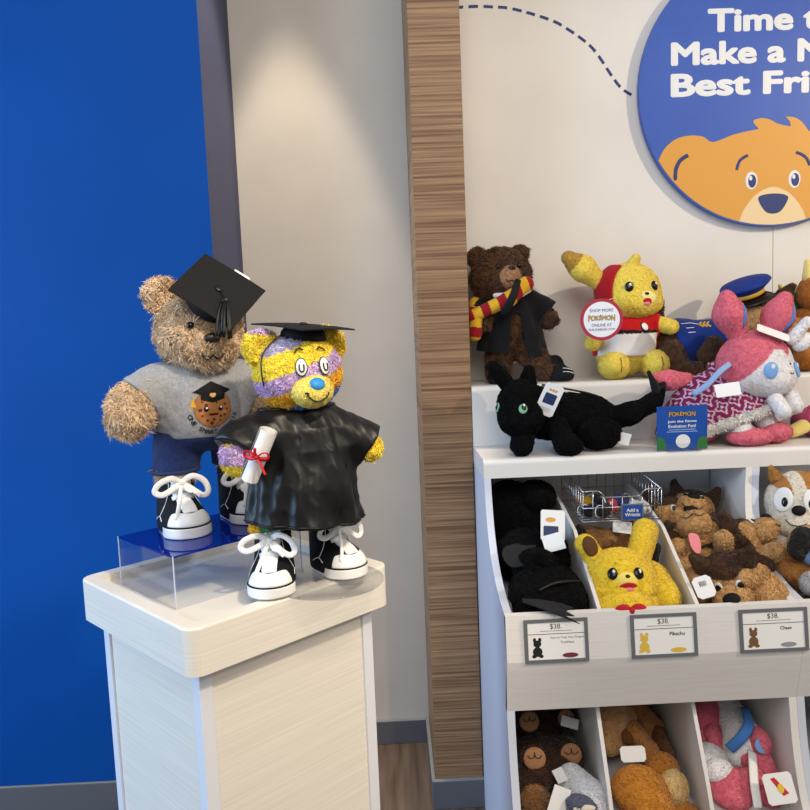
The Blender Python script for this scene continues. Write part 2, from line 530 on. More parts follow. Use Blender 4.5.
def button(name, parent, p, n, rx, ry, depth, material, sink=0.3, roll=0.0, label=None, up=(0, 0, 1)):
    """a domed oval (eye, nose) set into the surface at p facing n"""
    r, u, n = frame(n, up)
    if roll: q = Matrix.Rotation(roll, 3, n); r = q @ r; u = q @ u
    M = Matrix((r, u, n)).transposed()
    return MB().ball(Vector(p)-n*depth*sink, (rx, ry, depth), M.to_4x4()).build(name, material, parent, True, label=label)
def stitch(name, parent, s, o, dirs, r, material, flat=1.0, label=None):
    pts = []
    for d in dirs:
        q, n = hitp(s, o, d); pts.append(q+n*r*0.3)
    return MB().tube(smooth_poly([tuple(p) for p in pts], 5, False), r, 6).build(name, material, parent, True, label=label)
def card(name, parent, c, ux, uy, w_, h_, material=None, thick=0.0012, label=None, cut=0.0):
    """a paper tag; ux, uy its right and up vectors"""
    ux = Vector(ux).normalized(); uy = Vector(uy).normalized(); n = ux.cross(uy); uy = n.cross(ux)
    k = cut
    poly = [(-w_/2+k, -h_/2), (w_/2-k, -h_/2), (w_/2, -h_/2+k), (w_/2, h_/2-k), (w_/2-k, h_/2), (-w_/2+k, h_/2), (-w_/2, h_/2-k), (-w_/2, -h_/2+k)] if k else \
           [(-w_/2, -h_/2), (w_/2, -h_/2), (w_/2, h_/2), (-w_/2, h_/2)]
    mb = MB(); flat_on(mb, poly, c, ux, uy, 0, thick)
    return mb.build(name, material or PAPER, parent, False, label=label)
# ------------------------------------------------------------------ the setting
WALL_BLUE = noise_mat('blue_painted_panel', (4, 72, 150), (6, 75, 154), nscale=3, rough=0.5, spec=0.15)
WALL_RETURN = mat('slate_blue_paint', (70, 74, 104), 0.6)
WALL_GREIGE = noise_mat('greige_paint', (206, 198, 187), (211, 203, 192), nscale=6, rough=0.7)
WALL_WHITE = noise_mat('warm_white_panel', (226, 220, 212), (231, 226, 218), nscale=4, rough=0.55)
def wood_mat():
    m = noise_mat('oak_laminate_horizontal_grain', (106, 76, 52), (172, 136, 100), scale=(1.6, 1.6, 110), nscale=1.6, detail=12, rough=0.5, bump=0.15, lo=0.33, hi=0.68)
    return m
WOOD = wood_mat()
FLOORM = noise_mat('grey_brown_floor_planks', (84, 68, 56), (122, 102, 86), scale=(26, 2.0, 1), nscale=1.5, detail=6, rough=0.55, lo=0.3, hi=0.7)
BASE = mat('charcoal_baseboard', (98, 99, 104), 0.35)
BASE_EDGE = mat('baseboard_top_edge', (150, 148, 146), 0.35)

structure(MB().box((-3.2, -1.5, -0.05), (3.4, 2.9, 0.0)).build('floor', FLOORM))
# blue wall at the left: a built-out panel whose end returns to the recess
b = MB(); b.prism([(-3.2, 2.35), (-0.503, 2.35), (-0.503, 2.358), (-3.2, 2.358)], 0.098, 3.3, 2)
structure(b.build('wall_left', WALL_BLUE))
b = MB(); b.prism([(-3.2, 2.359), (-0.5035, 2.359), (-0.472, 2.668), (-3.2, 2.668)], 0.0, 3.3, 2)
structure(b.build('wall_left_return', WALL_RETURN))
structure(MB().box((-0.60, 2.668, 0.0), (0.26, 2.74, 3.3)).build('wall_back', WALL_GREIGE))
structure(MB().box((0.236, 2.5, 0.0), (1.2435, 2.56, 3.3)).build('wall_right', WALL_WHITE))
structure(MB().box((1.2455, 2.5, 0.0), (3.4, 2.56, 3.3)).build('wall_right', WALL_WHITE))
# wood-faced pier between the recess and the shelving wall
structure(MB().box((0.0945, 2.275, 0.088), (0.2415, 2.667, 3.3), 0.0015).build('column', WOOD))
def baseboard(name, lo, hi):
    o = structure(MB().box(lo, hi, 0.002).build(name, BASE))
    structure(MB().box((lo[0], lo[1], hi[2]), (hi[0], hi[1]+0.004, hi[2]+0.003), 0.001).build('trim_1', BASE_EDGE))
    return o
baseboard('baseboard_back', (-0.472, 2.652, 0.0), (0.0865, 2.668, 0.084))
baseboard('baseboard_left', (-3.2, 2.345, 0.0), (-0.502, 2.358, 0.093))
baseboard('baseboard_front', (0.0835, 2.262, 0.0), (0.2425, 2.2745, 0.09))
baseboard('baseboard_side', (0.0825, 2.2745, 0.0), (0.0935, 2.652, 0.09))

# ------------------------------------------------------------------ pedestal
LAM = noise_mat('pale_ash_laminate', (224, 217, 204), (236, 230, 218), scale=(3, 3, 190), nscale=1.5, detail=5, rough=0.5, lo=0.3, hi=0.7)
LAM_TOP = noise_mat('pale_ash_laminate_top', (212, 204, 188), (222, 214, 199), scale=(2, 140, 2), nscale=1.5, detail=5, rough=0.42, lo=0.3, hi=0.7)
POST = mat('white_corner_post', (226, 228, 234), 0.4)
PED_ANG = math.radians(43.5)
PX, PY = -0.296, 1.063                       # front corner of the top
ped = thing('display_pedestal', 'pale ash square pedestal with white corner posts by the blue wall', 'pedestal', (PX, PY, 0), PED_ANG)
# local x along the right-hand face, y along the left-hand face
PW, PD, PT = 0.394, 0.378, 1.08
def rrect(x0, y0, x1, y1, r, n=6):
    out = []
    for cx, cy, a0 in ((x1-r, y1-r, 0), (x0+r, y1-r, 90), (x0+r, y0+r, 180), (x1-r, y0+r, 270)):
        for k in range(n+1):
            a = math.radians(a0+90*k/n); out.append((cx+r*math.cos(a), cy+r*math.sin(a)))
    return out
def ring_top(outer, inner, z0, z1, zr):
    """a rim with a shallow tray inside"""
    n = len(outer); V = []; F = []
    e = 0.003
    def inset(P, d):
        cx = sum(p[0] for p in P)/len(P); cy = sum(p[1] for p in P)/len(P)
        sx = max(abs(p[0]-cx) for p in P); sy = max(abs(p[1]-cy) for p in P)
        return [(cx+(p[0]-cx)*(sx-d)/sx, cy+(p[1]-cy)*(sy-d)/sy) for p in P]
    rows = [[(*p, z0) for p in outer], [(*p, z1-e) for p in outer], [(*p, z1-e*0.3) for p in inset(outer, e*0.3)], [(*p, z1) for p in inset(outer, e)],
            [(*p, z1) for p in inner], [(*p, zr) for p in inner]]
    for r_ in rows: V += r_
    for i in range(len(rows)-1):
        for k in range(n): F.append([i*n+k, i*n+(k+1) % n, (i+1)*n+(k+1) % n, (i+1)*n+k])
    F.append([(len(rows)-1)*n+k for k in range(n)]); F.append(list(range(n))[::-1])
    return V, F
b = MB(); b.add(*ring_top(rrect(0, 0, PW, PD, 0.024), rrect(0.026, 0.026, PW-0.026, PD-0.026, 0.004), PT-0.072, PT, PT-0.013))
o = b.build('top_tray', LAM, ped)
IN = 0.026
for (x, y) in ((IN, IN), (PW-IN-0.022, IN), (IN, PD-IN-0.022), (PW-IN-0.022, PD-IN-0.022)):
    MB().box((x, y, 0.0), (x+0.022, y+0.022, PT-0.0725), 0.0015).build('corner_post', POST, ped)
MB().box((IN+0.022, IN+0.004, 0.01), (PW-IN-0.022, IN+0.014, PT-0.0725)).build('side_panel', LAM, ped)
MB().box((IN+0.004, IN+0.022, 0.01), (IN+0.014, PD-IN-0.022, PT-0.0725)).build('side_panel', LAM, ped)
MB().box((IN+0.022, PD-IN-0.014, 0.01), (PW-IN-0.022, PD-IN-0.004, PT-0.0725)).build('side_panel', LAM, ped)
MB().box((PW-IN-0.014, IN+0.022, 0.01), (PW-IN-0.004, PD-IN-0.022, PT-0.0725)).build('side_panel', LAM, ped)

# clear acrylic riser standing in the tray
RZ0, RZ1 = PT-0.0128, 1.153
def to_ped(x, y):
    v = Matrix.Rotation(PED_ANG, 3, 'Z').transposed() @ Vector((x-PX, y-PY, 0)); return v.x, v.y
rx, ry = to_ped(-0.346, 1.187)
riser = thing('acrylic_riser', 'clear acrylic box riser with a glossy blue top under the brown bear', 'riser', (-0.346, 1.187, RZ0), PED_ANG)
RW, RD, RH = 0.245, 0.190, RZ1-RZ0
t_ = 0.003
for lo, hi in (((0, 0, 0), (RW, t_, RH-t_)), ((0, RD-t_, 0), (RW, RD, RH-t_)), ((0, t_, 0), (t_, RD-t_, RH-t_)), ((RW-t_, t_, 0), (RW, RD-t_, RH-t_))):
    MB().box(lo, hi).build('side_wall', ACRYLIC, riser)
MB().box((0, 0, RH-t_), (RW, RD, RH)).build('top_plate', clear_mat('glossy_blue_acrylic', (120, 150, 220), (4, 40, 150), 0.6), riser, label='glossy deep blue top plate')
for (x, y) in ((0, 0), (0, RD), (RW, 0), (RW, RD)):
    MB().box((x-0.0008, y-0.0008, 0), (x+0.0008, y+0.0008, RH)).build('polished_edge', mat('polished_acrylic_edge', (196, 204, 222), 0.2), riser)

# ------------------------------------------------------------------ bin shelving on the right
FXL, FZT = 0.243, 1.128
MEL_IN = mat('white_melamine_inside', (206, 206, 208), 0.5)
MEL_FRONT = noise_mat('white_textured_front', (226, 224, 220), (232, 230, 227), scale=(6, 6, 120), nscale=2, rough=0.45)
SIDE = mat('daylight_tinted_side_panel', (206, 212, 226), 0.45)  # white melamine with the window's bluish daylight put into its colour
def arc_profile():
    """front edge of a side panel (Y, Z), from the top down to the floor"""
    up = smooth_poly([(2.035, 1.078), (2.020, 1.02), (1.985, 0.945), (1.925, 0.885), (1.83, 0.843), (1.712, 0.822)], 5, False)
    low = smooth_poly([(1.722, 0.592), (1.706, 0.50), (1.682, 0.42), (1.656, 0.36), (1.625, 0.325)], 5, False)
    return up+low+[(1.62, 0.0)]
PROF = arc_profile()
def side_panel(mb, x, th, shear=0.0, back=2.268, top=FZT-0.05):
    """x at the low front; shear: how far the top leans over in x"""
    poly = [(back, 0.0), (back, top)]+[(p[0], min(p[1], top)) for p in PROF]
    n = len(poly); off = lambda p: x+shear*max(0.0, min(1.0, (p[1]-0.83)/0.25))
    V = [(off(p), p[0], p[1]) for p in poly]+[(off(p)+th, p[0], p[1]) for p in poly]
    bm = bmesh.new(); vs = [bm.verts.new(v) for v in V]
    bm.faces.new(vs[:n]); bm.faces.new(vs[n:][::-1])
    for i in range(n): bm.faces.new((vs[i], vs[n+i], vs[n+(i+1) % n], vs[(i+1) % n]))
    bmesh.ops.recalc_face_normals(bm, faces=bm.faces[:])
    bmesh.ops.triangulate(bm, faces=[f for f in bm.faces if len(f.verts) > 4])
    mb._bm(bm); return mb
FLOOR_UP = [(1.712, 0.752), (2.262, 0.850)]        # bin floors (Y, Z)
FLOOR_LO = [(1.63, 0.312), (2.262, 0.385)]
def slope(mb, x0, x1, line, th=0.012):
    (ya, za), (yb, zb) = line
    mb.prism([(ya, za), (yb, zb), (yb, zb-th), (ya, za-th)], x0, x1, 0); return mb
def bin_unit(name, label, x0, x1, divs, sh0, sh1):
    t = thing(name, label, 'shelving', ((x0+x1)/2, 1.9, 0), group='bin shelving units')
    M = Matrix.Translation((-(x0+x1)/2, -1.9, 0))
    b = MB(); side_panel(b, x0, 0.018, sh0); b.build('side_panel', SIDE, t, M=M)
    b = MB(); side_panel(b, x1-0.018, 0.018, sh1); b.build('side_panel', WHITE_MELAMINE, t, M=M)
    for line in (FLOOR_UP, FLOOR_LO):
        b = MB(); slope(b, x0+0.018, x1-0.018, line); b.build('bin_floor', MEL_IN, t, M=M)
    b = MB(); b.box((x0+0.018, 2.2625, 0.02), (x1-0.018+max(sh1, 0), 2.268, FZT-0.05)); b.build('back_panel', MEL_IN, t, M=M)
    for d, top_z in divs:
        b = MB()
        b.prism([(2.262, 0.40), (2.262, top_z), (2.09, top_z-0.03), (1.955, 0.950), (1.722, 0.820), (1.775, 0.60), (1.668, 0.42), (1.628, 0.34), (1.628, 0.31)], d, d+0.009, 0)
        b.build('divider', WHITE_MELAMINE, t, M=M)
    # fascia: leans out at the top, tucks back below
    prof = [(1.728, 0.826), (1.712, 0.824), (1.697, 0.72), (1.700, 0.700), (1.722, 0.592), (1.740, 0.592), (1.716, 0.705), (1.714, 0.72)]
    b = MB(); b.prism(prof, x0, x1, 0); b.build('fascia', MEL_FRONT, t, M=M)
    b = MB(); b.box((x0+0.018, 1.622, 0.0), (x1-0.018, 1.634, 0.316)); b.build('kick_panel', MEL_FRONT, t, M=M)
    return t
bin_unit('bin_shelving', 'white bin unit nearest the wood pier holding yellow and brown plush', 0.243, 0.923, [(0.4595, 1.01), (0.688, 1.01)], 0.0, 0.042)
bin_unit('bin_shelving', 'white bin unit at the right edge holding the white-faced dog plush', 0.9235, 1.61, [(1.15, 1.01), (1.38, 1.01)], 0.042, 0.0)
# one continuous top board with the raised back step
top = thing('shelf_top', 'long white top board with a raised back step carrying plush toys', 'shelf top', (0.93, 2.1, FZT-0.05))
M = Matrix.Translation((-0.93, -2.1, -(FZT-0.05)))
zt = FZT
front = [(2.035+0.012*(1-math.cos(a)), zt-0.014+0.014*math.sin(a)) for a in [math.radians(k) for k in range(0, 91, 15)]]
b = MB(); b.prism([(2.499, zt-0.05), (2.035, zt-0.05)]+front+[(2.499, zt)], 0.2425, 1.61, 0)
b.build('top_board', WHITE_MELAMINE, top, M=M)
zl = 1.305
lf = [(2.268+0.016*(1-math.cos(a)), zl-0.016+0.016*math.sin(a)) for a in [math.radians(k) for k in range(0, 91, 15)]]
b = MB(); b.prism([(2.499, zt+0.0005), (2.268, zt+0.0005)]+lf+[(2.499, zl)], 0.2425, 1.61, 0)
b.build('back_step', WHITE_MELAMINE, top, M=M)

# ------------------------------------------------------------------ price signs on the fascia
FN = Vector((0, -0.99, 0.13)).normalized(); FU = Vector((0, 0.13, 0.99)).normalized(); FR = Vector((1, 0, 0))
def price_sign(x, w_, label, lines, swatch, picture):
    h_ = 0.098
    c = Vector((x+w_/2, 1.7045, 0.766))+FN*0.002
    t = thing('price_sign', label, 'price sign', c, group='price signs on the bin fronts')
    z0 = Vector((0, 0, 0))
    def P(u, v): return FR*u+FU*v
    b = MB()
    for (a0, b0, a1, b1) in ((-w_/2, -h_/2, w_/2, -h_/2+0.007), (-w_/2, h_/2-0.007, w_/2, h_/2), (-w_/2, -h_/2+0.007, -w_/2+0.008, h_/2-0.007), (w_/2-0.008, -h_/2+0.007, w_/2, h_/2-0.007)):
        flat_on(b, [(a0, b0), (a1, b0), (a1, b1), (a0, b1)], z0, FR, FU, 0.0, 0.0035)
    b.build('frame', GREY_METAL, t)
    b = MB(); flat_on(b, [(-w_/2+0.008, -h_/2+0.007), (w_/2-0.008, -h_/2+0.007), (w_/2-0.008, h_/2-0.007), (-w_/2+0.008, h_/2-0.007)], z0, FR, FU, 0.0003, 0.001)
    b.build('card', PAPER, t)
    L = 0.0016
    b = MB(); y = h_/2-0.034; flat_on(b, [(-w_/2+0.008, y), (w_/2-0.008, y), (w_/2-0.008, y+0.001), (-w_/2+0.008, y+0.001)], z0, FR, FU, L)
    y = h_/2-0.027; flat_on(b, [(-w_/4, y), (w_/4, y), (w_/4, y+0.0006), (-w_/4, y+0.0006)], z0, FR, FU, L)
    b.build('ruled_line', BLACK_INK, t)
    text_on('price_lettering', '$38.', BLACK_INK, t, P(0, h_/2-0.0175), FR, FU, height=0.013, lift=L)
    for s, (u, v), hh, bold in lines:
        text_on('lettering', s, BLACK_INK, t, P(u*w_, v), FR, FU, height=hh, bold=bold, lift=L)
    # small logo swatch and a plain plush silhouette
    b = MB(); flat_on(b, ellipse(0.21*w_, -0.034, 0.018, 0.0055), z0, FR, FU, L); b.build('logo', swatch, t)
    b = MB()
    for e in ((-.30*w_, -0.024, .011, .011), (-.30*w_, -0.006, .009, .008), (-.30*w_-.006, .003, .0035, .005), (-.30*w_+.006, .003, .0035, .005),
              (-.30*w_-.008, -.034, .005, .004), (-.30*w_+.008, -.034, .005, .004)):
        flat_on(b, ellipse(*e, n=16), z0, FR, FU, L+0.0002*random.random())
    b.build('picture', picture, t)
    return t
YEL_INK = mat('yellow_ink', (226, 190, 70), 0.6)
price_sign(0.284, 0.146, 'grey framed $38. card under the black plush bin, dark picture at left', [('How to Train Your Dragon', (0.17, 0.006), 0.0062, 0.0), ('Toothless', (0.17, -0.004), 0.0055, 0.0)], mat('maroon_ink', (120, 44, 60), 0.6), BLACK_INK)
price_sign(0.528, 0.152, 'grey framed $38. card under the yellow plush bin, yellow picture at left', [('Pikachu', (0.20, 0.003), 0.0085, 0.02)], YEL_INK, YEL_INK)
price_sign(0.778, 0.158, 'grey framed $38. card under the brown dog plush bin, dog picture at left', [('Chase', (0.18, 0.004), 0.008, 0.02)], mat('grey_ink', (150, 150, 160), 0.6), mat('tan_ink', (120, 86, 54), 0.6))

# ------------------------------------------------------------------ round wall sign
SX, SZ, SR = 1.228, 2.174, 0.419
sign = thing('round_wall_sign', 'big round blue wall sign with white words and a golden bear face', 'sign', (SX, 2.472, SZ))
def disc(mb, r, y0, y1, n=96): mb.prism([(r*math.cos(2*PI*k/n), r*math.sin(2*PI*k/n)) for k in range(n)], y0, y1, 1); return mb
disc(MB(), SR, 0.0, 0.02).build('disc', noise_mat('sign_blue', (58, 92, 176), (62, 96, 180), nscale=8, rough=0.45), sign)
b = MB()
for k in range(4): b.box((-0.2+0.4*(k % 2)-0.01, 0.02, -0.2+0.4*(k//2)-0.01), (-0.2+0.4*(k % 2)+0.01, 0.028, -0.2+0.4*(k//2)+0.01))
b.build('standoff', GREY_METAL, sign)
UX, UY = (1, 0, 0), (0, 0, 1)
for s, z, wd, ht in (('Time to', 0.205, 0.412, 0.070), ('Make a New', 0.110, 0.64, 0.070), ('Best Friend', 0.017, 0.642, 0.070)):
    text_on('lettering', s, WHITE_INK, sign, (0, 0, z), UX, UY, width=wd, height=ht, bold=0.04)
def clip_disc(poly, r):
    return [(x, y) if x*x+y*y < r*r else (x*r/math.hypot(x, y), y*r/math.hypot(x, y)) for x, y in poly]
rr = SR-0.004
head = smooth_poly([(-0.360, -0.205), (-0.340, -0.170), (-0.305, -0.143), (-0.262, -0.134), (-0.22, -0.139), (-0.189, -0.156), (-0.122, -0.135), (-0.045, -0.121)], 5, False)
head += smooth_poly([(-0.045, -0.121), (-0.056, -0.110), (-0.063, -0.096), (-0.039, -0.089), (-0.012, -0.094), (0.012, -0.107)], 4, False)
head += smooth_poly([(0.030, -0.112), (0.053, -0.116), (0.050, -0.100), (0.040, -0.088), (0.065, -0.090), (0.088, -0.103), (0.108, -0.128), (0.122, -0.137), (0.189, -0.156), (0.22, -0.139), (0.262, -0.134), (0.305, -0.143), (0.340, -0.170), (0.360, -0.205)], 4, False)
a0 = math.atan2(-0.205, 0.360); a1 = math.atan2(-0.205, -0.360)-0.0
n = 40
head += [(rr*math.cos(a0+(a1-a0)*k/n), rr*math.sin(a0+(a1-a0)*k/n)) for k in range(n+1)]
b = MB(); flat_on(b, clip_disc(head, rr), (0, 0, 0), UX, UY, 0.0004); b.build('bear_head', mat('golden_ink', (222, 158, 66), 0.5), sign, label='golden bear head print')
muz = smooth_poly([(-0.107, -0.403), (-0.09, -0.363), (-0.051, -0.319), (0.0, -0.299), (0.051, -0.319), (0.09, -0.363), (0.107, -0.403)], 5, False)
b = MB(); flat_on(b, clip_disc(muz+[(0.06, -0.45), (0.0, -0.46), (-0.06, -0.45)], rr), (0, 0, 0), UX, UY, 0.001); b.build('bear_muzzle', mat('cream_ink', (236, 208, 158), 0.5), sign)
b = MB(); flat_on(b, smooth_poly([(-0.046, -0.337), (-0.037, -0.324), (0.001, -0.319), (0.038, -0.324), (0.048, -0.337), (0.027, -0.372), (0.001, -0.381), (-0.025, -0.372)], 5), (0, 0, 0), UX, UY, 0.0016)
b.build('bear_nose', NAVY, sign)
cream = mat('cream_ink', (236, 208, 158), 0.5)
for sx in (-1, 1):
    cx = sx*0.068
    b = MB(); flat_on(b, ellipse(cx, -0.277, 0.019, 0.027), (0, 0, 0), UX, UY, 0.001); e = b.build('bear_eye', WHITE_INK, sign)
    b = MB(); flat_on(b, ellipse(cx+0.002, -0.279, 0.0125, 0.020), (0, 0, 0), UX, UY, 0.0016); b.build('pupil', NAVY, e)
    b = MB(); flat_on(b, ellipse(cx-0.003, -0.270, 0.005, 0.007), (0, 0, 0), UX, UY, 0.0022); b.build('glint', WHITE_INK, e)
    pts = [(-0.115, -0.243), (-0.108, -0.220), (-0.095, -0.207), (-0.080, -0.200)] if sx < 0 else [(0.072, -0.196), (0.090, -0.203), (0.106, -0.216), (0.116, -0.237)]
    b = MB(); b.tube([(p[0], -0.0014, p[1]) for p in smooth_poly(pts, 4, False)], 0.0045, 8, flat=0.2, up=(0, 1, 0)); b.build('bear_brow', NAVY, sign)
    pts = [(sx*0.308, -0.268), (sx*0.306, -0.235), (sx*0.292, -0.208), (sx*0.268, -0.193)]
    b = MB(); b.tube([(p[0], -0.0014, p[1]) for p in smooth_poly(pts, 4, False)], [0.003]+[0.006]*11+[0.006], 8, flat=0.2, up=(0, 1, 0)); b.build('bear_inner_ear', NAVY, sign)
# dashed trail printed on the wall
dash = [(0.250, 2.452), (0.318, 2.4535), (0.373, 2.450), (0.419, 2.445), (0.486, 2.427), (0.554, 2.403), (0.593, 2.381), (0.637, 2.351), (0.672, 2.321), (0.702, 2.282), (0.728, 2.242), (0.758, 2.202), (0.788, 2.179), (0.812, 2.170)]
P = smooth_poly(dash, 24, False); acc = 0.0; cur = []; b = MB(); on = True; last = P[0]
for p in P[1:]:
    acc += math.hypot(p[0]-last[0], p[1]-last[1]); last = p
    if on: cur.append(p)
    if on and acc > 0.027:
        if len(cur) > 2: b.tube([(q[0], 2.4995, q[1]) for q in cur], 0.0044, 8, flat=0.25, up=(0, 1, 0))
        on = False; acc = 0; cur = []
    elif not on and acc > 0.015: on = True; acc = 0; cur = [p]
tag(b.build('dashed_trail_decal', NAVY), 'navy dashed line printed on the white wall, running to the round sign', 'decal')
# ------------------------------------------------------------------ clothing and shoes shared by the two bears
def sneaker(parent, pos, yaw, scale=1.0, name='sneaker', bow=1, vox=0.0022):
    """canvas sneaker, toe towards -y; heel and toe centres lie on the y axis"""
    M = Matrix.Translation(pos) @ Matrix.Rotation(yaw, 4, 'Z') @ Matrix.Scale(scale, 4)
    def out2(grow_, z0, z1):
        a = np.array((0, 0.022)); bb = np.array((0, -0.034)); ra, rb = 0.031+grow_, 0.0395+grow_
        ba = bb-a; L2 = ba @ ba
        def f(P):
            q = P[:, :2]-a; h = np.clip((q @ ba)/L2, 0, 1)
            d2 = np.sqrt(((q-h[:, None]*ba)**2).sum(1))-(ra+(rb-ra)*h)
            dz = np.abs(P[:, 2]-(z0+z1)/2)-(z1-z0)/2
            return np.maximum(np.minimum(np.maximum(d2, dz), 0)+np.sqrt(np.maximum(d2, 0)**2+np.maximum(dz, 0)**2), -1)
        return SDF(f, (-rb, bb[1]-rb, z0), (rb, a[1]+ra, z1))
    up0 = uni(0.03, cap((0, 0.020, 0.015), (0, 0.022, 0.090), 0.0325, 0.0315), ell((0, -0.026, 0.014), (0.0385, 0.047, 0.040)))
    upper = half(half(up0, (0, 0, 0.004), (0, 0, -1), 0), (0, 0, 0.094), (0, 0, 1), 0.003)
    body = soft(name, parent, upper, vox, (15, 15, 19), BLACK_CANVAS, M=M, label='black canvas sneaker upper')
    sole = grow(out2(-0.002, 0.002, 0.0165), 0.002)
    soft('sole', body, sole, vox*0.8, (238, 238, 236), WHITE_RUBBER, M=M, label='white rubber sole')
    soft('sole_stripe', body, grow(out2(-0.0008, 0.0178, 0.0192), 0.0008), 0.0012, (14, 14, 16), BLACK_CANVAS, M=M)
    tc = inter(grow(uni(0.01, ell((0, -0.034, 0.014), (0.0388, 0.0400, 0.036))), 0.0), SDF(lambda P: np.maximum(0.0185-P[:, 2], (P[:, 1]+0.030)+0.35*np.abs(P[:, 0])**1.3*3), (-1, -1, -1), (1, 1, 1)), 0.004)
    soft('toe_cap', body, tc, vox*0.8, (240, 240, 238), WHITE_RUBBER, M=M, label='white rubber toe cap')
    # tongue
    tg = half(half(inter(grow(up0, 0.0016), SDF(lambda P: np.abs(P[:, 0])-0.0125, (-1,)*3, (1,)*3)), (0, 0, 0.040), (0, 0, -1), 0), (0, 0.004, 0), (0, 1, 0), 0)
    tg = half(tg, (0, 0, 0.099), (0, 0, 1), 0.002)
    soft('tongue', body, tg, vox, (225, 225, 226), WHITE_LACE, M=M, label='white tongue')
    # laces crossing the instep
    lc = MB()
    rows = [(-0.026, 0.050), (-0.020, 0.060), (-0.015, 0.071), (-0.012, 0.082)]
    for i, (y, z) in enumerate(rows):
        for s in (-1, 1):
            pts = []
            for k in range(7):
                t = k/6; x = s*(-0.0205+0.041*t); zz = z+0.006*(t-0.5)*1.2
                q, n = hitp(up0, (0, 0.01, zz), (x, y-0.01-0.0, 0.012), 0.12)
                pts.append(q+n*(0.0030+0.0008*(s > 0)))
            lc.tube([tuple(p) for p in pts], 0.0040, 8, flat=0.42, up=tuple(n))
    lc.build('laces', WHITE_LACE, body, True, M=M)
    c0 = np.array((0.0, -0.018, 0.084))
    def loop(sx, big, drop, name_):
        P = [c0, c0+(sx*0.018*big, -0.010, 0.010), c0+(sx*0.038*big, -0.012, 0.004-drop*0.4), c0+(sx*0.045*big, -0.012, -0.008-drop), c0+(sx*0.034*big, -0.014, -0.014-drop), c0+(sx*0.014*big, -0.010, -0.006-drop*0.4), c0]
        MB().tube(smooth_poly([tuple(p) for p in P], 6, False), 0.0050, 8, flat=0.30, up=(0, -1, 0.3)).build(name_, WHITE_LACE, body, True, M=M)
    loop(-1, 1.05 if bow else 0.7, 0.0, 'lace_loop'); loop(1, 0.9, 0.010, 'lace_loop')
    for sx, l in ((-1, 1.0), (1, 0.45)):
        P = [c0, c0+(sx*0.006, -0.012, -0.012), c0+(sx*0.016, -0.026*l-0.006, -0.034*l), c0+(sx*0.024, -0.034*l-0.006, -0.052*l)]
        MB().tube(smooth_poly([tuple(p) for p in P], 6, False), 0.0036, 8, flat=0.45, up=(0, -1, 0.3)).build('lace_end', WHITE_LACE, body, True, M=M)
    MB().ball(c0+np.array((0, -0.003, 0)), 0.0055).build('lace_knot', WHITE_LACE, body, True, M=M)
    # white stitching on the quarters
    for s in (-1, 1):
        st = MB()
        for line in ([(-0.004, 0.030), (-0.012, 0.050), (-0.016, 0.085)], [(0.012, 0.022), (-0.002, 0.030), (-0.014, 0.024)]):
            pts = []
            for (y, z) in smooth_poly(line, 4, False):
                q, n = hitp(up0, (0, 0.012, min(z, 0.08)), (s*0.030, y-0.012, z-min(z, 0.08)), 0.1); pts.append(tuple(q+n*0.0003))
            st.tube(pts, 0.0007, 5)
        st.build('stitching', WHITE_LACE, body, True, M=M)
    return body
def grad_cap(parent, c, n, upv, side, skull_r, skull_h, name='graduation_cap'):
    """mortarboard: c centre of the board, n its normal"""
    r, u, n = frame(n, upv); M = Matrix((r, u, n)).transposed().to_4x4(); M.translation = Vector(c)
    b = MB(); h = side/2
    g = 10; top_ = []; 
    V = []; F = []
    for j in (0, 1):
        for a in range(g+1):
            for q in range(g+1):
                x = -h+side*a/g; y = -h+side*q/g
                sag = -0.05*side*((x/h)**2+(y/h)**2)*0.25
                V.append((x, y, sag+(0.0022 if j else 0)))
    m = (g+1)**2
    for a in range(g):
        for q in range(g):
            i = a*(g+1)+q
            F.append([m+i, m+i+g+1, m+i+g+2, m+i+1]); F.append([i, i+1, i+g+2, i+g+1])
    per = [(0, q) for q in range(g)]+[(a, g) for a in range(g)]+[(g, g-q) for q in range(g)]+[(g-a, 0) for a in range(g)]
    id_ = [a*(g+1)+q for a, q in per]
    for k in range(len(id_)):
        i, j = id_[k], id_[(k+1) % len(id_)]; F.append([i, j, m+j, m+i])
    b.add(V, F)
    o = b.build(name, BLACK_FELT, parent, False, M=M, label='black mortarboard cap')
    MB().lathe([(skull_r*0.75, -0.001), (skull_r*0.9, -0.006), (skull_r, -skull_h*0.5), (skull_r*1.04, -skull_h)], 40).build('skullcap', BLACK_FELT, o, True, M=M)
    MB().ball((0, 0, 0.003), (0.0075, 0.0075, 0.003)).build('cap_button', BLACK_SATIN, o, True, M=M)
    return o, M
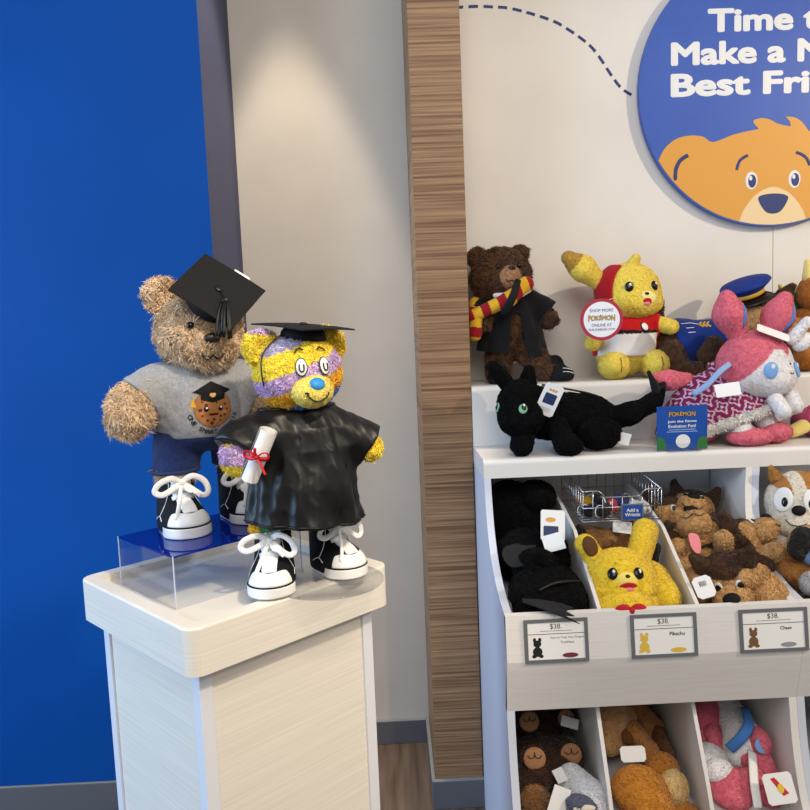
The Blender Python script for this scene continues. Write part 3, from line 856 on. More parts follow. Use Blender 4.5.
def decal_grid(name, parent, s, o, right, up, w_, h_, res, colfn, lift=0.0008, material=None, start=0.3):
    """a print lying on the cloth: colfn(u, v) gives a linear colour, or None outside the print"""
    right = np.array(right, float); up = np.array(up, float); n = np.cross(right, up); o = np.array(o, float)
    nu = int(w_/res)+1; nv = int(h_/res)+1
    U, W = np.meshgrid(np.linspace(-w_/2, w_/2, nu), np.linspace(-h_/2, h_/2, nv), indexing='ij')
    u_, v_ = U.ravel(), W.ravel()
    P = o+u_[:, None]*right+v_[:, None]*up+n*start
    t = np.zeros(len(P))
    for _ in range(70): t += np.maximum(s(P-n*t[:, None]), 0)*0.8
    P = P-n*(t-lift)[:, None]
    cols = [colfn(a, b_) for a, b_ in zip(u_, v_)]
    keep = np.array([c is not None for c in cols]); C = np.array([c if c is not None else (0, 0, 0) for c in cols])
    idx = np.arange(nu*nv).reshape(nu, nv)
    Q = np.stack([idx[:-1, :-1].ravel(), idx[1:, :-1].ravel(), idx[1:, 1:].ravel(), idx[:-1, 1:].ravel()], 1)
    Q = Q[keep[Q].all(1)]
    used = np.unique(Q); mp = np.full(nu*nv, -1); mp[used] = np.arange(len(used))
    return mesh_obj(name, P[used], mp[Q], material or PRINT, parent, True, C[used])
def project_flat(name, parent, s, o, right, up, polys_V, F, material, lift=0.0014, start=0.3):
    right = np.array(right, float); up = np.array(up, float); n = np.cross(right, up)
    P = np.array(o, float)+polys_V[:, :1]*right+polys_V[:, 1:2]*up+n*start; t = np.zeros(len(P))
    for _ in range(70): t += np.maximum(s(P-n*t[:, None]), 0)*0.8
    return mesh_obj(name, P-n*(t-lift)[:, None], F, material, parent, False)

# ------------------------------------------------------------------ brown bear on the riser
TB = (-0.337, 1.393, 1.1533)
tb = thing('teddy_bear', 'shaggy tan teddy bear in grey cookie shirt, jeans and graduation cap on the clear riser', 'teddy bear', TB, math.radians(27), group='bears on the pedestal')
def tan_col(V):
    t = np.clip(vnoise(V, 160, 2)*0.5+0.5, 0, 1)[:, None]
    return L3(216, 184, 146)*(1-t)+L3(238, 212, 178)*t
VX = 0.0023
hc = np.array((0.004, -0.008, 0.349))
headf = uni(0.03, ell(hc, (0.074, 0.070, 0.072)), ell(hc+(0, -0.050, -0.030), (0.044, 0.036, 0.034)))
soft('head', tb, headf, VX, tan_col, fur=(0.0105, 0.0075))
for s in (-1, 1):
    ear = sub(ell(hc+(s*0.058, 0.004, 0.060), (0.031, 0.019, 0.031)), ell(hc+(s*0.058, -0.022, 0.060), (0.020, 0.013, 0.020)), 0.01)
    soft('ear', tb, ear, VX, tan_col, fur=(0.0095, 0.007))
torso = ell((0, 0.004, 0.214), (0.080, 0.070, 0.090))
soft('torso', tb, half(torso, (0, 0, 0.255), (0, 0, -1)), 0.004, tan_col, fur=(0.006, 0.007))
armL = uni(0.02, cap((-0.078, 0, 0.252), (-0.116, -0.012, 0.226), 0.033, 0.036), ell((-0.123, -0.018, 0.214), (0.037, 0.036, 0.045), (0, 0.35, 0)))
armR = uni(0.02, cap((0.078, 0, 0.252), (0.116, -0.012, 0.215), 0.033, 0.036), ell((0.122, -0.018, 0.202), (0.035, 0.034, 0.042)))
soft('arm', tb, armL, VX, tan_col, fur=(0.0105, 0.0075)); soft('arm', tb, armR, VX, tan_col, fur=(0.0105, 0.0075))
LEGX = ((-0.052, -0.020), (0.066, 0.006))
for lx, ly in LEGX:
    soft('leg', tb, half(half(cap((lx, ly+0.022, 0.07), (lx, ly+0.018, 0.12), 0.030, 0.034), (0, 0, 0.088), (0, 0, -1), 0), (0, 0, 0.108), (0, 0, 1), 0), 0.0024, tan_col, fur=(0.009, 0.007))
for az in (-0.40, 0.40):
    q, n = hitp(headf, hc+(0, 0, 0.004), (math.sin(az), -math.cos(az), 0.02)); button('eye', tb, q+n*0.006, n, 0.0062, 0.0062, 0.005, BLACK_PLASTIC)
q, n = hitp(headf, hc+(0, 0, -0.018), (0, -1, 0.02)); button('nose', tb, q+n*0.006, n, 0.014, 0.009, 0.007, mat('dark_brown_leather', (40, 26, 20), 0.35))
stitch('mouth', tb, grow(headf, 0.005), hc+(0, 0, -0.03), [(-0.22, -1, -0.14), (-0.1, -1, -0.24), (0, -1, -0.16), (0.1, -1, -0.24), (0.22, -1, -0.14)], 0.0014, BLACK_INK)
# t-shirt
slv = [half(cap((s*0.060, 0, 0.258), (s*0.122, -0.012, 0.222), 0.040, 0.047), (s*0.104, -0.006, 0.236), (s*0.80, -0.1, -0.58), 0.003) for s in (-1, 1)]
sh = uni(0.02, grow(torso, 0.008), *slv)
shirt = bumpy(sh, 0.0022, lambda P: vnoise(P*np.array((1, 1, 0.6)), 38, 9)+0.5*vnoise(P, 90, 4))
shirt = half(shirt, (0, 0, 0.160), (0, -0.05, -1), 0.003)
shirt = half(shirt, (0, -0.01, 0.292), (0, -0.1, 1), 0.004)
def heather(V):
    t = (vnoise(V, 700, 8)*0.5+0.5)[:, None]; return L3(136, 137, 141)*(1-t)+L3(172, 173, 176)*t
ts = soft('t_shirt', tb, shirt, 0.0026, heather, CLOTH, label='heather grey short-sleeved t-shirt')
MB().tube([tuple(hitp(sh, (0, 0.0, 0.288), (math.sin(a), -math.cos(a), -0.0))[0]+np.array((0, 0, -0.002-0.010*max(0, math.cos(a))))) for a in [2*PI*k/40 for k in range(40)]], 0.0034, 8, closed=True).build('collar', mat('grey_rib_knit', (140, 142, 148), 0.9), ts, True)
# print: a smiling cookie in a graduation cap
def inpoly(x, y, P):
    c = False; j = len(P)-1
    for i in range(len(P)):
        if (P[i][1] > y) != (P[j][1] > y) and x < (P[j][0]-P[i][0])*(y-P[i][1])/(P[j][1]-P[i][1])+P[i][0]: c = not c
        j = i
    return c
CK = 0.033
chips = [(-.018, .012), (-.010, .019), (.004, .017), (.014, .015), (.021, .006), (-.022, -.002), (-.019, -.012), (-.011, -.020), (0, -.019), (.011, -.021), (.019, -.012), (-.004, -.025), (.006, .010), (.0, .024), (-.012, .006), (.024, -.003), (.012, -.014)]
board = [(-.034, .029), (.001, .047), (.035, .030), (.006, .014)]
def cookie(u, v):
    if inpoly(u, v, board) or (-.020 < u < .022 and .010+0.25*abs(u) < v < .026): 
        if math.hypot(u-.001, (v-.0235)*1.25) < .0055 and v < 0.0262: return L3(212, 170, 110)
        return L3(22, 20, 22)
    if (abs(u+.032-(0.03-v)*0.05) < .0011 and .016 < v < .029) or (abs(u+.033) < .0042*(0.020-v)/0.016+.0008 and .004 < v < .017): return L3(226, 168, 40)
    r_ = math.hypot(u, v)
    if r_ > CK: return None
    if r_ > CK-0.0012: return L3(70, 40, 24)
    for sx in (-.0125, .0125):
        if math.hypot(u-sx-.001, v-.0015) < .0016 and v > 0: return L3(250, 250, 250)
        if math.hypot(u-sx, v+.001) < .0042: return L3(20, 14, 12)
    if (u/.0085)**2+((v+.0085)/.0055)**2 < 1 and v < -.0085: return L3(60, 20, 18) if v > -.0115 else L3(214, 70, 70)
    for sx in (-.0195, .0195):
        if math.hypot(u-sx, v+.007) < .003: return L3(206, 120, 92)
    for k, (cx, cy) in enumerate(chips):
        if math.hypot(u-cx, v-cy) < .0019+.0006*(k % 3): return L3(86, 50, 30)
    return L3(168, 112, 66)
pc = (0.004, 0, 0.214)
decal_grid('cookie_print', ts, shirt, pc, (1, 0, 0), (0, 0, 1), 0.075, 0.10, 0.0009, cookie)
word = 'ONE SMART COOKIE'
LV = []; LF = []
for k, chx in enumerate(word):
    if chx == ' ': continue
    V, F = text_mesh(chx, None, 0.0078, bold=0.02)
    a = math.radians(198+(342-198)*k/(len(word)-1)); R0 = CK+0.0075
    ca, sa = math.cos(a+PI/2), math.sin(a+PI/2)
    V2 = np.stack([R0*math.cos(a)+V[:, 0]*ca-V[:, 1]*sa, R0*math.sin(a)+V[:, 0]*sa+V[:, 1]*ca], 1)
    n0 = len(LV); LV += list(V2); LF += [[i+n0 for i in f] for f in F]
project_flat('print_lettering', ts, shirt, pc, (1, 0, 0), (0, 0, 1), np.array(LV), LF, BLACK_INK)
# jeans
def denim(V):
    t = (vnoise(V*np.array((1, 1, 0.3)), 600, 8)*0.5+0.5)[:, None]; return L3(20, 34, 74)*(1-t)+L3(34, 52, 100)*t
jn = uni(0.015, ell((0, 0.004, 0.168), (0.077, 0.066, 0.036)), *[cap((lx, ly+0.022, 0.085), (lx*0.8, 0.006, 0.16), 0.040, 0.043) for lx, ly in LEGX])
jn = half(bumpy(jn, 0.0018, lambda P: vnoise(P, 55, 3)), (0, 0, 0.101), (0, 0, -1), 0.003)
jo = soft('jeans', tb, jn, 0.0028, denim, CLOTH, label='dark blue jeans')
for lx, ly in LEGX:
    MB().tube([(lx+0.0415*math.cos(a), ly+0.022+0.0415*math.sin(a), 0.104) for a in [2*PI*k/40 for k in range(40)]], 0.0035, 8, closed=True).build('jeans_cuff', mat('denim_hem', (32, 46, 88), 0.9), jo, True)
sneaker(tb, (LEGX[0][0], LEGX[0][1], 0), math.radians(4), 1.04)
sneaker(tb, (LEGX[1][0], LEGX[1][1], 0), math.radians(10), 1.02)
# cap lying over the brow, its board facing forward
Rz = Matrix.Rotation(math.radians(-27), 3, 'Z')
cn = Rz @ Vector((0.43, -0.64, 0.64)); cn.normalize()
cc = Vector(hc)+cn*0.090+Rz @ Vector((0.013, 0, 0.007))
cp, CM = grad_cap(tb, cc, cn, Rz @ Vector((0.83, 0, -0.56)), 0.121, 0.046, 0.032)

def tassel(parent, pts, axis, n, length, r0, r1, strands=22):
    MB().tube(smooth_poly([tuple(p) for p in pts], 6, False), 0.0012, 6).build('tassel_cord', BLACK_SATIN, parent, True)
    e = Vector(pts[-1]); ax_ = Vector(axis).normalized(); n = Vector(n); side = ax_.cross(n).normalized(); n = side.cross(ax_)
    b = MB(); b.ball(e+ax_*0.004, (r0, r0, r0)); dn = Vector((0, 0, -1))
    for k in range(strands):
        a = 2*PI*k/strands*2.4; q = (0.35+0.65*((k*7) % strands)/strands)
        off = side*math.cos(a)*q+n*math.sin(a)*q*0.7
        m = e+off*((r0+r1)*0.55)+ax_*length*0.5
        b.tube(smooth_poly([e+off*r0*0.8+ax_*0.005, m, m+off*(r1-r0)*0.4+(ax_*0.55+dn*0.5)*length*(0.45+0.06*random.random())], 3, False), 0.0017, 5)
    b.build('tassel', BLACK_SATIN, parent, True)
down = Vector((0, 0, -1)); dd = (down-cn*down.dot(cn)).normalized()
tassel(cp, [cc+cn*0.005, cc+cn*0.006+dd*0.015, cc+cn*0.010+dd*0.030], dd*0.9+(Rz @ Vector((-0.30, -0.12, -0.25))), cn, 0.070, 0.0075, 0.0155)
# swing tag tucked behind the cap
e1_ = (Rz @ Vector((0.83, 0, -0.56))).normalized(); e2_ = cn.cross(e1_); e2_ = e2_ if e2_.z > 0 else -e2_
card('hang_tag', tb, cc+e2_*0.056+e1_*0.010-cn*0.008, e1_, e2_+cn*0.15, 0.030, 0.030, label='white paper tag')

# ------------------------------------------------------------------ rainbow bear in the gown
RB = (-0.148, 1.272, 1.0833)
plate = MB().lathe([(0.090, 0.0), (0.0905, 0.0006), (0.0905, 0.0022), (0.090, 0.0028)], 64).build('acrylic_disc', ACRYLIC, None, True)
plate.location = (-0.112, 1.252, 1.0803)
tag(plate, 'thin clear acrylic disc lying on the pedestal under the rainbow bear', 'display base')
rb = thing('rainbow_bear', 'yellow, lavender and blue patchwork bear in a black gown and mortarboard', 'teddy bear', RB, math.radians(28), group='bears on the pedestal')
YEL, LAV, GOLD, BLU, TEAL, GRN, PALE = L3(255, 232, 74), L3(214, 184, 226), L3(248, 190, 44), L3(100, 134, 208), L3(96, 176, 176), L3(92, 158, 96), L3(196, 190, 220)
rh = np.array((0.0, -0.004, 0.342))
def bands(q, stops):
    C = np.tile(stops[-1][1], (len(q), 1)); done = np.zeros(len(q), bool)
    for lim, c in stops:
        m = (~done) & (q > lim); C[m] = c; done |= m
    C[~done] = stops[-1][1]
    return C
def head_col(V):
    p = V-rh; q = p[:, 2]-0.36*p[:, 0]+0.25*np.maximum(0, np.abs(p[:, 0])-0.03)*0+0.0016*vnoise(V, 260, 4)
    return bands(q, [(0.050, PALE), (0.016, YEL), (-0.013, LAV), (-0.042, GOLD), (-0.062, BLU), (-1, TEAL)])
hf = ell(rh, (0.072, 0.066, 0.064))
soft('head', rb, hf, 0.0021, head_col, fur=(0.0042, 0.0035), droop=0.1)
for s in (-1, 1):
    ec = rh+(s*0.057, 0.006, 0.042)
    ear = sub(ell(ec, (0.030, 0.017, 0.030)), ell(ec+(0, -0.018, 0), (0.019, 0.010, 0.019)), 0.008)
    soft('ear', rb, ear, 0.0021, (lambda V: np.where((V[:, :1]*0 + (V[:, 2:3] > ec[2]+0.022)), LAV, YEL)) if s < 0 else (244, 214, 62), fur=(0.0065, 0.0042), droop=0.1)
mz = ell(rh+(0, -0.056, -0.026), (0.034, 0.027, 0.027))
soft('muzzle', rb, mz, 0.002, (246, 228, 120), fur=(0.0022, 0.003), droop=0.05, label='pale yellow muzzle')
hm = uni(0.004, hf, mz)
q, n = hitp(mz, rh+(0, -0.056, -0.020), (0, -1, 0.28)); button('nose', rb, q, n, 0.0125, 0.0105, 0.005, mat('bright_blue_felt', (20, 136, 205), 0.5), label='bright blue oval nose')
mo = rh+(0, -0.056, -0.028)
stitch('mouth', rb, grow(mz, 0.0012), mo, [(-0.75, -1, 0.02), (-0.62, -1, -0.22), (-0.3, -1, -0.48), (0, -1, -0.56), (0.3, -1, -0.48), (0.62, -1, -0.2), (0.72, -1, 0.02)], 0.0011, BLACK_INK)
stitch('mouth_corner', rb, grow(mz, 0.0012), mo, [(-0.92, -1, 0.02), (-0.78, -1, 0.06), (-0.62, -1, 0.0)], 0.0011, BLACK_INK)
for s in (-1, 1):
    q, n = hitp(hf, rh+(0, 0, 0.012), (s*0.30, -1, 0.0)); q = q+n*0.0022
    e = button('eye', rb, q, n, 0.0098, 0.0148, 0.0022, BLACK_INK, label='white oval eye with black outline')
    button('eye_white', e, q+n*0.0006, n, 0.0086, 0.0135, 0.0022, WHITE_INK)
    r_, u_, n_ = frame(n)
    U = [Vector(q)+n_*0.0030+r_*a+u_*b_ for a, b_ in ((-0.0032, 0.004), (-0.0036, -0.002), (-0.0024, -0.0062), (0.0006, -0.0074), (0.0032, -0.0058), (0.0038, -0.001), (0.0034, 0.004))]
    MB().tube(smooth_poly([tuple(p) for p in U], 4, False), 0.0011, 6).build('pupil', BLACK_INK, e, True)
    stitch('brow', rb, grow(hf, 0.0034), rh+(0, 0, 0.014), [(s*0.46, -1, 0.38), (s*0.40, -1, 0.48), (s*0.30, -1, 0.50), (s*0.22, -1, 0.44)], 0.0014, BLACK_INK)
# paws and feet showing below the gown
def paw_col(a, b_, c, axis, o, cuts):
    def f(V):
        q = (V-np.array(o)) @ np.array(axis)
        return np.where(q[:, None] > cuts[0], a, np.where(q[:, None] > cuts[1], b_, c))
    return f
aL = uni(0.015, cap((-0.050, 0, 0.262), (-0.104, -0.018, 0.230), 0.026, 0.027), ell((-0.112, -0.024, 0.220), (0.028, 0.026, 0.029)))
soft('arm', rb, aL, 0.0021, paw_col(YEL, LAV, YEL, (0.1, 0, 1), (-0.112, -0.02, 0.220), (0.018, -0.013)), fur=(0.006, 0.004), droop=0.1)
aR = uni(0.012, cap((0.050, 0, 0.258), (0.100, -0.020, 0.222), 0.024, 0.021), ell((0.112, -0.028, 0.210), (0.0215, 0.021, 0.0225)))
soft('arm', rb, aR, 0.0021, paw_col(YEL, GOLD, BLU, (0.8, 0, -0.6), (0.104, -0.024, 0.215), (0.004, -0.008)), fur=(0.005, 0.004), droop=0.1)
soft('leg', rb, half(cap((-0.062, 0.014, 0.070), (-0.050, 0.006, 0.16), 0.030, 0.034), (0, 0, 0.089), (0, 0, -1), 0), 0.0024, lambda V: np.where(V[:, :1] < -0.082, GOLD, np.where(V[:, 2:3] < 0.094, GRN, GRN)), fur=(0.005, 0.004))
soft('leg', rb, half(cap((0.052, 0.032, 0.070), (0.046, 0.012, 0.16), 0.030, 0.034), (0, 0, 0.089), (0, 0, -1), 0), 0.0024, lambda V: np.where(V[:, :1] > 0.074, GOLD, BLU), fur=(0.005, 0.004))
# gown
def folds(P):
    x, y, z = P[:, 0], P[:, 1], P[:, 2]
    th = np.arctan2(y+0.0, x); k = np.clip((0.29-z)/0.2, 0, 1)
    w1 = np.sin(9*th+2.2*np.sin(2*th)+26*(z-0.2)+1.1)*0.55+np.sin(16*th+0.8-30*z)*0.28
    w2 = vnoise(P*np.array((1, 1, 0.45)), 42, 12)*0.9
    w3 = 1-2*np.abs(vnoise(P*np.array((1, 1, 0.55))+0.3*z[:, None]*np.array((1, 0, 0)), 62, 21))
    return (w1*k+w2*0.55+w3*0.14)
gz = np.array([0.05, 0.10, 0.16, 0.22, 0.255, 0.275, 0.295]); gr = np.array([0.101, 0.097, 0.088, 0.075, 0.064, 0.048, 0.036])
def gbody(P):
    r_ = np.interp(P[:, 2], gz, gr); return (np.sqrt(P[:, 0]**2+(P[:, 1]*1.16)**2)-r_)*0.85
gb = SDF(gbody, (-0.12, -0.11, 0.06), (0.12, 0.11, 0.30))
slL = half(cap((-0.040, 0, 0.262), (-0.108, -0.020, 0.232), 0.030, 0.042), (-0.110, -0.02, 0.222), (-0.62, -0.25, -0.74), 0.003); slR = half(cap((0.040, 0, 0.260), (0.112, -0.020, 0.214), 0.030, 0.034), (0.110, -0.02, 0.214), (0.78, -0.2, -0.6), 0.003)
g0 = uni(0.035, gb, slL, slR)
gown = bumpy(g0, 0.0072, folds)
gown = half(gown, (0, 0, 0.098), (-0.08, 0.0, -1), 0.002)
gown = half(gown, (0, 0, 0.290), (0, -0.15, 1), 0.004)
go = soft('gown', rb, gown, 0.0023, (17, 17, 19), BLACK_SATIN, label='black satin graduation gown')
hem = []
for k in range(180):
    a = 2*PI*k/180
    q, n = hitp(gown, (0, 0, 0.1025-0.008*math.cos(a)), (math.cos(a), math.sin(a), 0), 0.2); hem.append(tuple(q+n*0.0003))
MB().tube(hem, 0.0016, 6, closed=True).build('hem_seam', BLACK_SATIN, go, True)
MB().tube([tuple(hitp(gown, (0, 0, 0.287), (math.sin(a), -math.cos(a), 0))[0]) for a in [2*PI*k/36 for k in range(36)]], 0.0026, 6, closed=True).build('neckband', BLACK_SATIN, go, True)
sneaker(rb, (-0.062, -0.006, 0), math.radians(-28+2), 0.96)
sneaker(rb, (0.054, 0.012, 0), math.radians(10), 0.96)
R2 = Matrix.Rotation(math.radians(-28), 3, 'Z')
cn2 = R2 @ Vector((0.10, -0.05, 1)); cn2.normalize()
cc2 = Vector(rh)+R2 @ Vector((0.013, 0.0, 0.0755))
cp2, _ = grad_cap(rb, cc2, cn2, R2 @ Vector((0.64, 0.77, 0)), 0.118, 0.036, 0.022)
strap = []
for a, e in ((-1.25, 0.95), (-1.30, 0.6), (-1.28, 0.35), (-1.22, 0.1), (-1.2, -0.2)):
    q, n = hitp(hf, rh, (math.sin(a)*math.cos(e), -math.cos(a)*math.cos(e), math.sin(e))); strap.append(tuple(q+n*0.0042))
MB().tube(smooth_poly(strap, 5, False), 0.0018, 6, flat=0.5).build('chin_strap', BLACK_SATIN, rb, True)

# diploma held in the left-hand paw of the picture
Rb = Matrix.Rotation(math.radians(28), 3, 'Z')
dp = Vector(RB)+Rb @ Vector((-0.094, -0.066, 0.226))
dip = thing('diploma', 'rolled white diploma tied with a red ribbon, held in the rainbow bear\'s lavender paw', 'diploma', dp, 0.0)
ax = Vector((0.40, -0.10, 0.85)).normalized(); qx = ax.to_track_quat('Z', 'Y').to_matrix().to_4x4()
prof = []
V = []; F = []; N = 44
for j in (0, 1):
    for k in range(N):
        a = 2*PI*2.35*k/(N-1); r_ = 0.0105+0.0050*k/(N-1); V.append((r_*math.cos(a)*1.1, r_*math.sin(a)*0.9, -0.042+0.084*j))
for k in range(N-1): F.append([k, k+1, N+k+1, N+k])
b = MB(); b.add(V, F); o = b.build('scroll', PAPER, dip, True, M=qx)
RIB = mat('red_ribbon', (196, 22, 34), 0.4)
b = MB(); b.tube([(0.0178*math.cos(a), 0.0148*math.sin(a), 0.0) for a in [2*PI*k/24 for k in range(24)]], 0.0030, 8, flat=0.35, closed=True, up=(1, 0, 0)); b.build('ribbon', RIB, dip, True, M=qx)
def rp(x, y, z): return (Vector((0, -0.0175, 0))+Vector((x, y, z)))
b = MB()
b.ball(rp(0, -0.002, 0), 0.004)
for sx, dz in ((-1, 0.004), (1, 0.0)):
    b.tube(smooth_poly([rp(0, -0.002, 0), rp(sx*0.008, -0.007, 0.006+dz), rp(sx*0.016, -0.006, 0.006+dz), rp(sx*0.017, -0.004, -0.001+dz), rp(sx*0.008, -0.004, -0.002), rp(0, -0.002, 0)], 5, False), 0.0026, 6, flat=0.4)
b.tube(smooth_poly([rp(0, -0.002, 0), rp(0.006, -0.006, -0.012), rp(0.012, -0.008, -0.026)], 5, False), 0.0028, 6, flat=0.35)
b.tube(smooth_poly([rp(0, -0.002, 0), rp(-0.002, -0.006, 0.008), rp(-0.001, -0.008, 0.015)], 5, False), 0.0028, 6, flat=0.35)
b.build('bow', RIB, dip, True)
# ------------------------------------------------------------------ plush toys on the back step and the top board
def const(c): return lambda V: np.tile(L3(*c), (len(V), 1))
def mottle(c1, c2, f=120, seed=2):
    a, b_ = L3(*c1), L3(*c2)
    return lambda V: a*(1-np.clip(vnoise(V, f, seed)*0.5+0.5, 0, 1)[:, None])+b_*np.clip(vnoise(V, f, seed)*0.5+0.5, 0, 1)[:, None]
def dome_eye(parent, s, o, d, rx, ry, mats, depth=0.004, lift=0.002, glint=True, up=(0, 0, 1)):
    q, n = hitp(s, o, d); q = q+n*lift
    e = button('eye', parent, q, n, rx, ry, depth, mats, up=up)
    if glint:
        r_, u_, n_ = frame(n, up)
        button('glint', e, Vector(q)+n_*depth*0.62+r_*rx*0.25+u_*ry*0.35, n_, rx*0.3, ry*0.3, depth*0.25, WHITE_INK)
    return e
V3 = 0.0034

# dark brown bear in a robe and a striped scarf
BR = mottle((76, 48, 28), (116, 78, 48), 130)
bb = thing('robed_bear', 'dark brown teddy bear in black robe and red-gold striped scarf beside the wood pier', 'teddy bear', (0.382, 2.392, 1.3055))
hb = np.array((-0.028, 0.0, 0.322)); hbf = ell(hb, (0.090, 0.078, 0.086))
soft('head', bb, hbf, V3, BR, fur=(0.013, 0.011))
for ex, ez in ((-0.070, 0.060), (0.060, 0.064)):
    soft('ear', bb, sub(ell(hb+(ex, 0.01, ez), (0.030, 0.020, 0.030)), ell(hb+(ex, -0.018, ez), (0.018, 0.012, 0.018)), 0.008), V3, BR, fur=(0.010, 0.010))
mzb = ell(hb+(0.016, -0.070, -0.006), (0.034, 0.026, 0.034))
soft('muzzle', bb, mzb, 0.003, (176, 132, 92), SHORT, fur=(0.004, 0.006), label='tan muzzle')
q, n = hitp(mzb, hb+(0.02, -0.07, 0.014), (0.12, -1, 0.3)); button('nose', bb, q, n, 0.012, 0.008, 0.006, BROWN_EYE)
stitch('mouth', bb, grow(mzb, 0.001), hb+(0.016, -0.07, -0.012), [(-0.6, -1, -0.05), (-0.3, -1, -0.35), (0.1, -1, -0.2), (0.45, -1, -0.35), (0.7, -1, -0.05)], 0.0013, BLACK_INK)
for a in (-0.22, 0.62): dome_eye(bb, hbf, hb, (math.sin(a), -math.cos(a), 0.32), 0.007, 0.007, BROWN_EYE, 0.006, 0.006, False)
soft('torso', bb, ell((-0.005, 0.0, 0.17), (0.072, 0.062, 0.105)), V3, BR, fur=(0.009, 0.010))
soft('arm', bb, cap((-0.07, -0.02, 0.24), (-0.094, -0.05, 0.186), 0.030, 0.030), V3, BR, fur=(0.010, 0.010))
soft('arm', bb, cap((0.06, 0.0, 0.24), (0.112, -0.02, 0.188), 0.030, 0.028), V3, BR, fur=(0.010, 0.010))
soft('leg', bb, cap((-0.036, -0.01, 0.11), (-0.046, -0.02, 0.036), 0.042, 0.038), V3, BR, fur=(0.010, 0.010))
soft('leg', bb, cap((0.034, -0.012, 0.11), (0.096, -0.040, 0.038), 0.042, 0.036), V3, BR, fur=(0.010, 0.010))
for c_, d_ in (((0.122, -0.048), (0.034, -0.026)), ((-0.048, -0.040), (-0.004, -0.040))):
    shoe = half(uni(0.02, cap((c_[0], c_[1], 0.030), (c_[0], c_[1]+0.004, 0.052), 0.026, 0.027), ell((c_[0]+d_[0]*0.6, c_[1]+d_[1]*0.6, 0.018), (0.034, 0.034, 0.026))), (0, 0, 0.002), (0, 0, -1), 0)
    so_ = soft('shoe', bb, shoe, 0.003, (20, 20, 22), BLACK_CANVAS, label='black shoe')
    for k in range(2):
        st_ = [tuple(hitp(shoe, (c_[0]+d_[0]*0.6, c_[1]+d_[1]*0.6, 0.012), (d_[0]*8+a, d_[1]*8-0.2, 0.25+0.35*k))[0]) for a in (-0.35, -0.1, 0.15, 0.4)]
        MB().tube(st_, 0.0013, 5).build('white_stitching', WHITE_LACE, so_, True)
rbz = np.array([0.06, 0.10, 0.16, 0.22, 0.25, 0.275, 0.29]); rbr = np.array([0.112, 0.105, 0.092, 0.078, 0.068, 0.05, 0.04])
robe0 = SDF(lambda P: (np.sqrt((P[:, 0]-0.0)**2+(P[:, 1]*1.18)**2)-np.interp(P[:, 2], rbz, rbr))*0.85, (-0.13, -0.11, 0.05), (0.13, 0.11, 0.30))
robe = uni(0.02, robe0, half(cap((-0.05, 0, 0.25), (-0.100, -0.045, 0.200), 0.036, 0.042), (-0.092, -0.04, 0.206), (-0.5, -0.4, -0.75), 0.003), half(cap((0.05, 0, 0.25), (0.115, -0.02, 0.200), 0.036, 0.044), (0.108, -0.02, 0.206), (0.72, -0.2, -0.66), 0.003))
robe = bumpy(robe, 0.004, lambda P: np.sin(8*np.arctan2(P[:, 1], P[:, 0])+20*P[:, 2])*0.5+vnoise(P, 40, 3)*0.6)
robe = half(robe, (0, 0, 0.086), (-0.12, 0, -1), 0.002)
robe = half(robe, (0, 0, 0.286), (0, 0, 1), 0.003)
robe = sub(robe, SDF(lambda P: np.maximum(np.abs(P[:, 0]-0.006)-(0.012+0.13*(0.205-P[:, 2])), np.maximum(P[:, 1]+0.01, P[:, 2]-0.205)), (-1,)*3, (1,)*3), 0.003)
robe = sub(robe, grow(robe0, -0.007), 0.002)
ro = soft('robe', bb, robe, 0.003, (18, 18, 21), CLOTH, label='open black robe')
def scarf_col(axis, o, per):
    ax_ = np.array(axis, float); ax_ /= np.linalg.norm(ax_)
    return lambda V: np.where((np.floor(((V-np.array(o)) @ ax_)/per) % 2 == 0)[:, None], L3(150, 22, 30), L3(222, 172, 40))
sc1 = uni(0.012, cap((-0.124, -0.085, 0.205), (-0.02, -0.105, 0.250), 0.019, 0.021), cap((-0.02, -0.105, 0.250), (0.034, -0.085, 0.292), 0.021, 0.020), cap((0.034, -0.085, 0.292), (0.050, 0.0, 0.285), 0.020))
soft('scarf', bb, sc1, 0.003, scarf_col((1, 0, 0.35), (-0.15, 0, 0.2), 0.026), CLOTH, label='red and gold striped scarf')
sc2 = uni(0.01, cap((-0.115, -0.085, 0.205), (-0.120, -0.080, 0.150), 0.018, 0.020), cap((-0.110, -0.02, 0.245), (-0.118, -0.075, 0.205), 0.018))
soft('scarf_end', bb, sc2, 0.003, scarf_col((0.1, 0, 1), (0, 0, 0.13), 0.030), CLOTH, label='red and gold scarf end')
soft('collar', bb, uni(0.01, cap((-0.055, -0.07, 0.262), (-0.010, -0.085, 0.262), 0.008), cap((0.020, -0.085, 0.262), (0.045, -0.07, 0.275), 0.008)), 0.003, (230, 228, 224), CLOTH, label='white shirt collar')
MB().tube([(0.006, -0.118, 0.304), (-0.010, -0.130, 0.262), (-0.040, -0.130, 0.204)], [0.009, 0.012, 0.013], 10, flat=0.35, up=(0, 1, 0)).build('robe_strap', BLACK_FELT, bb, True)

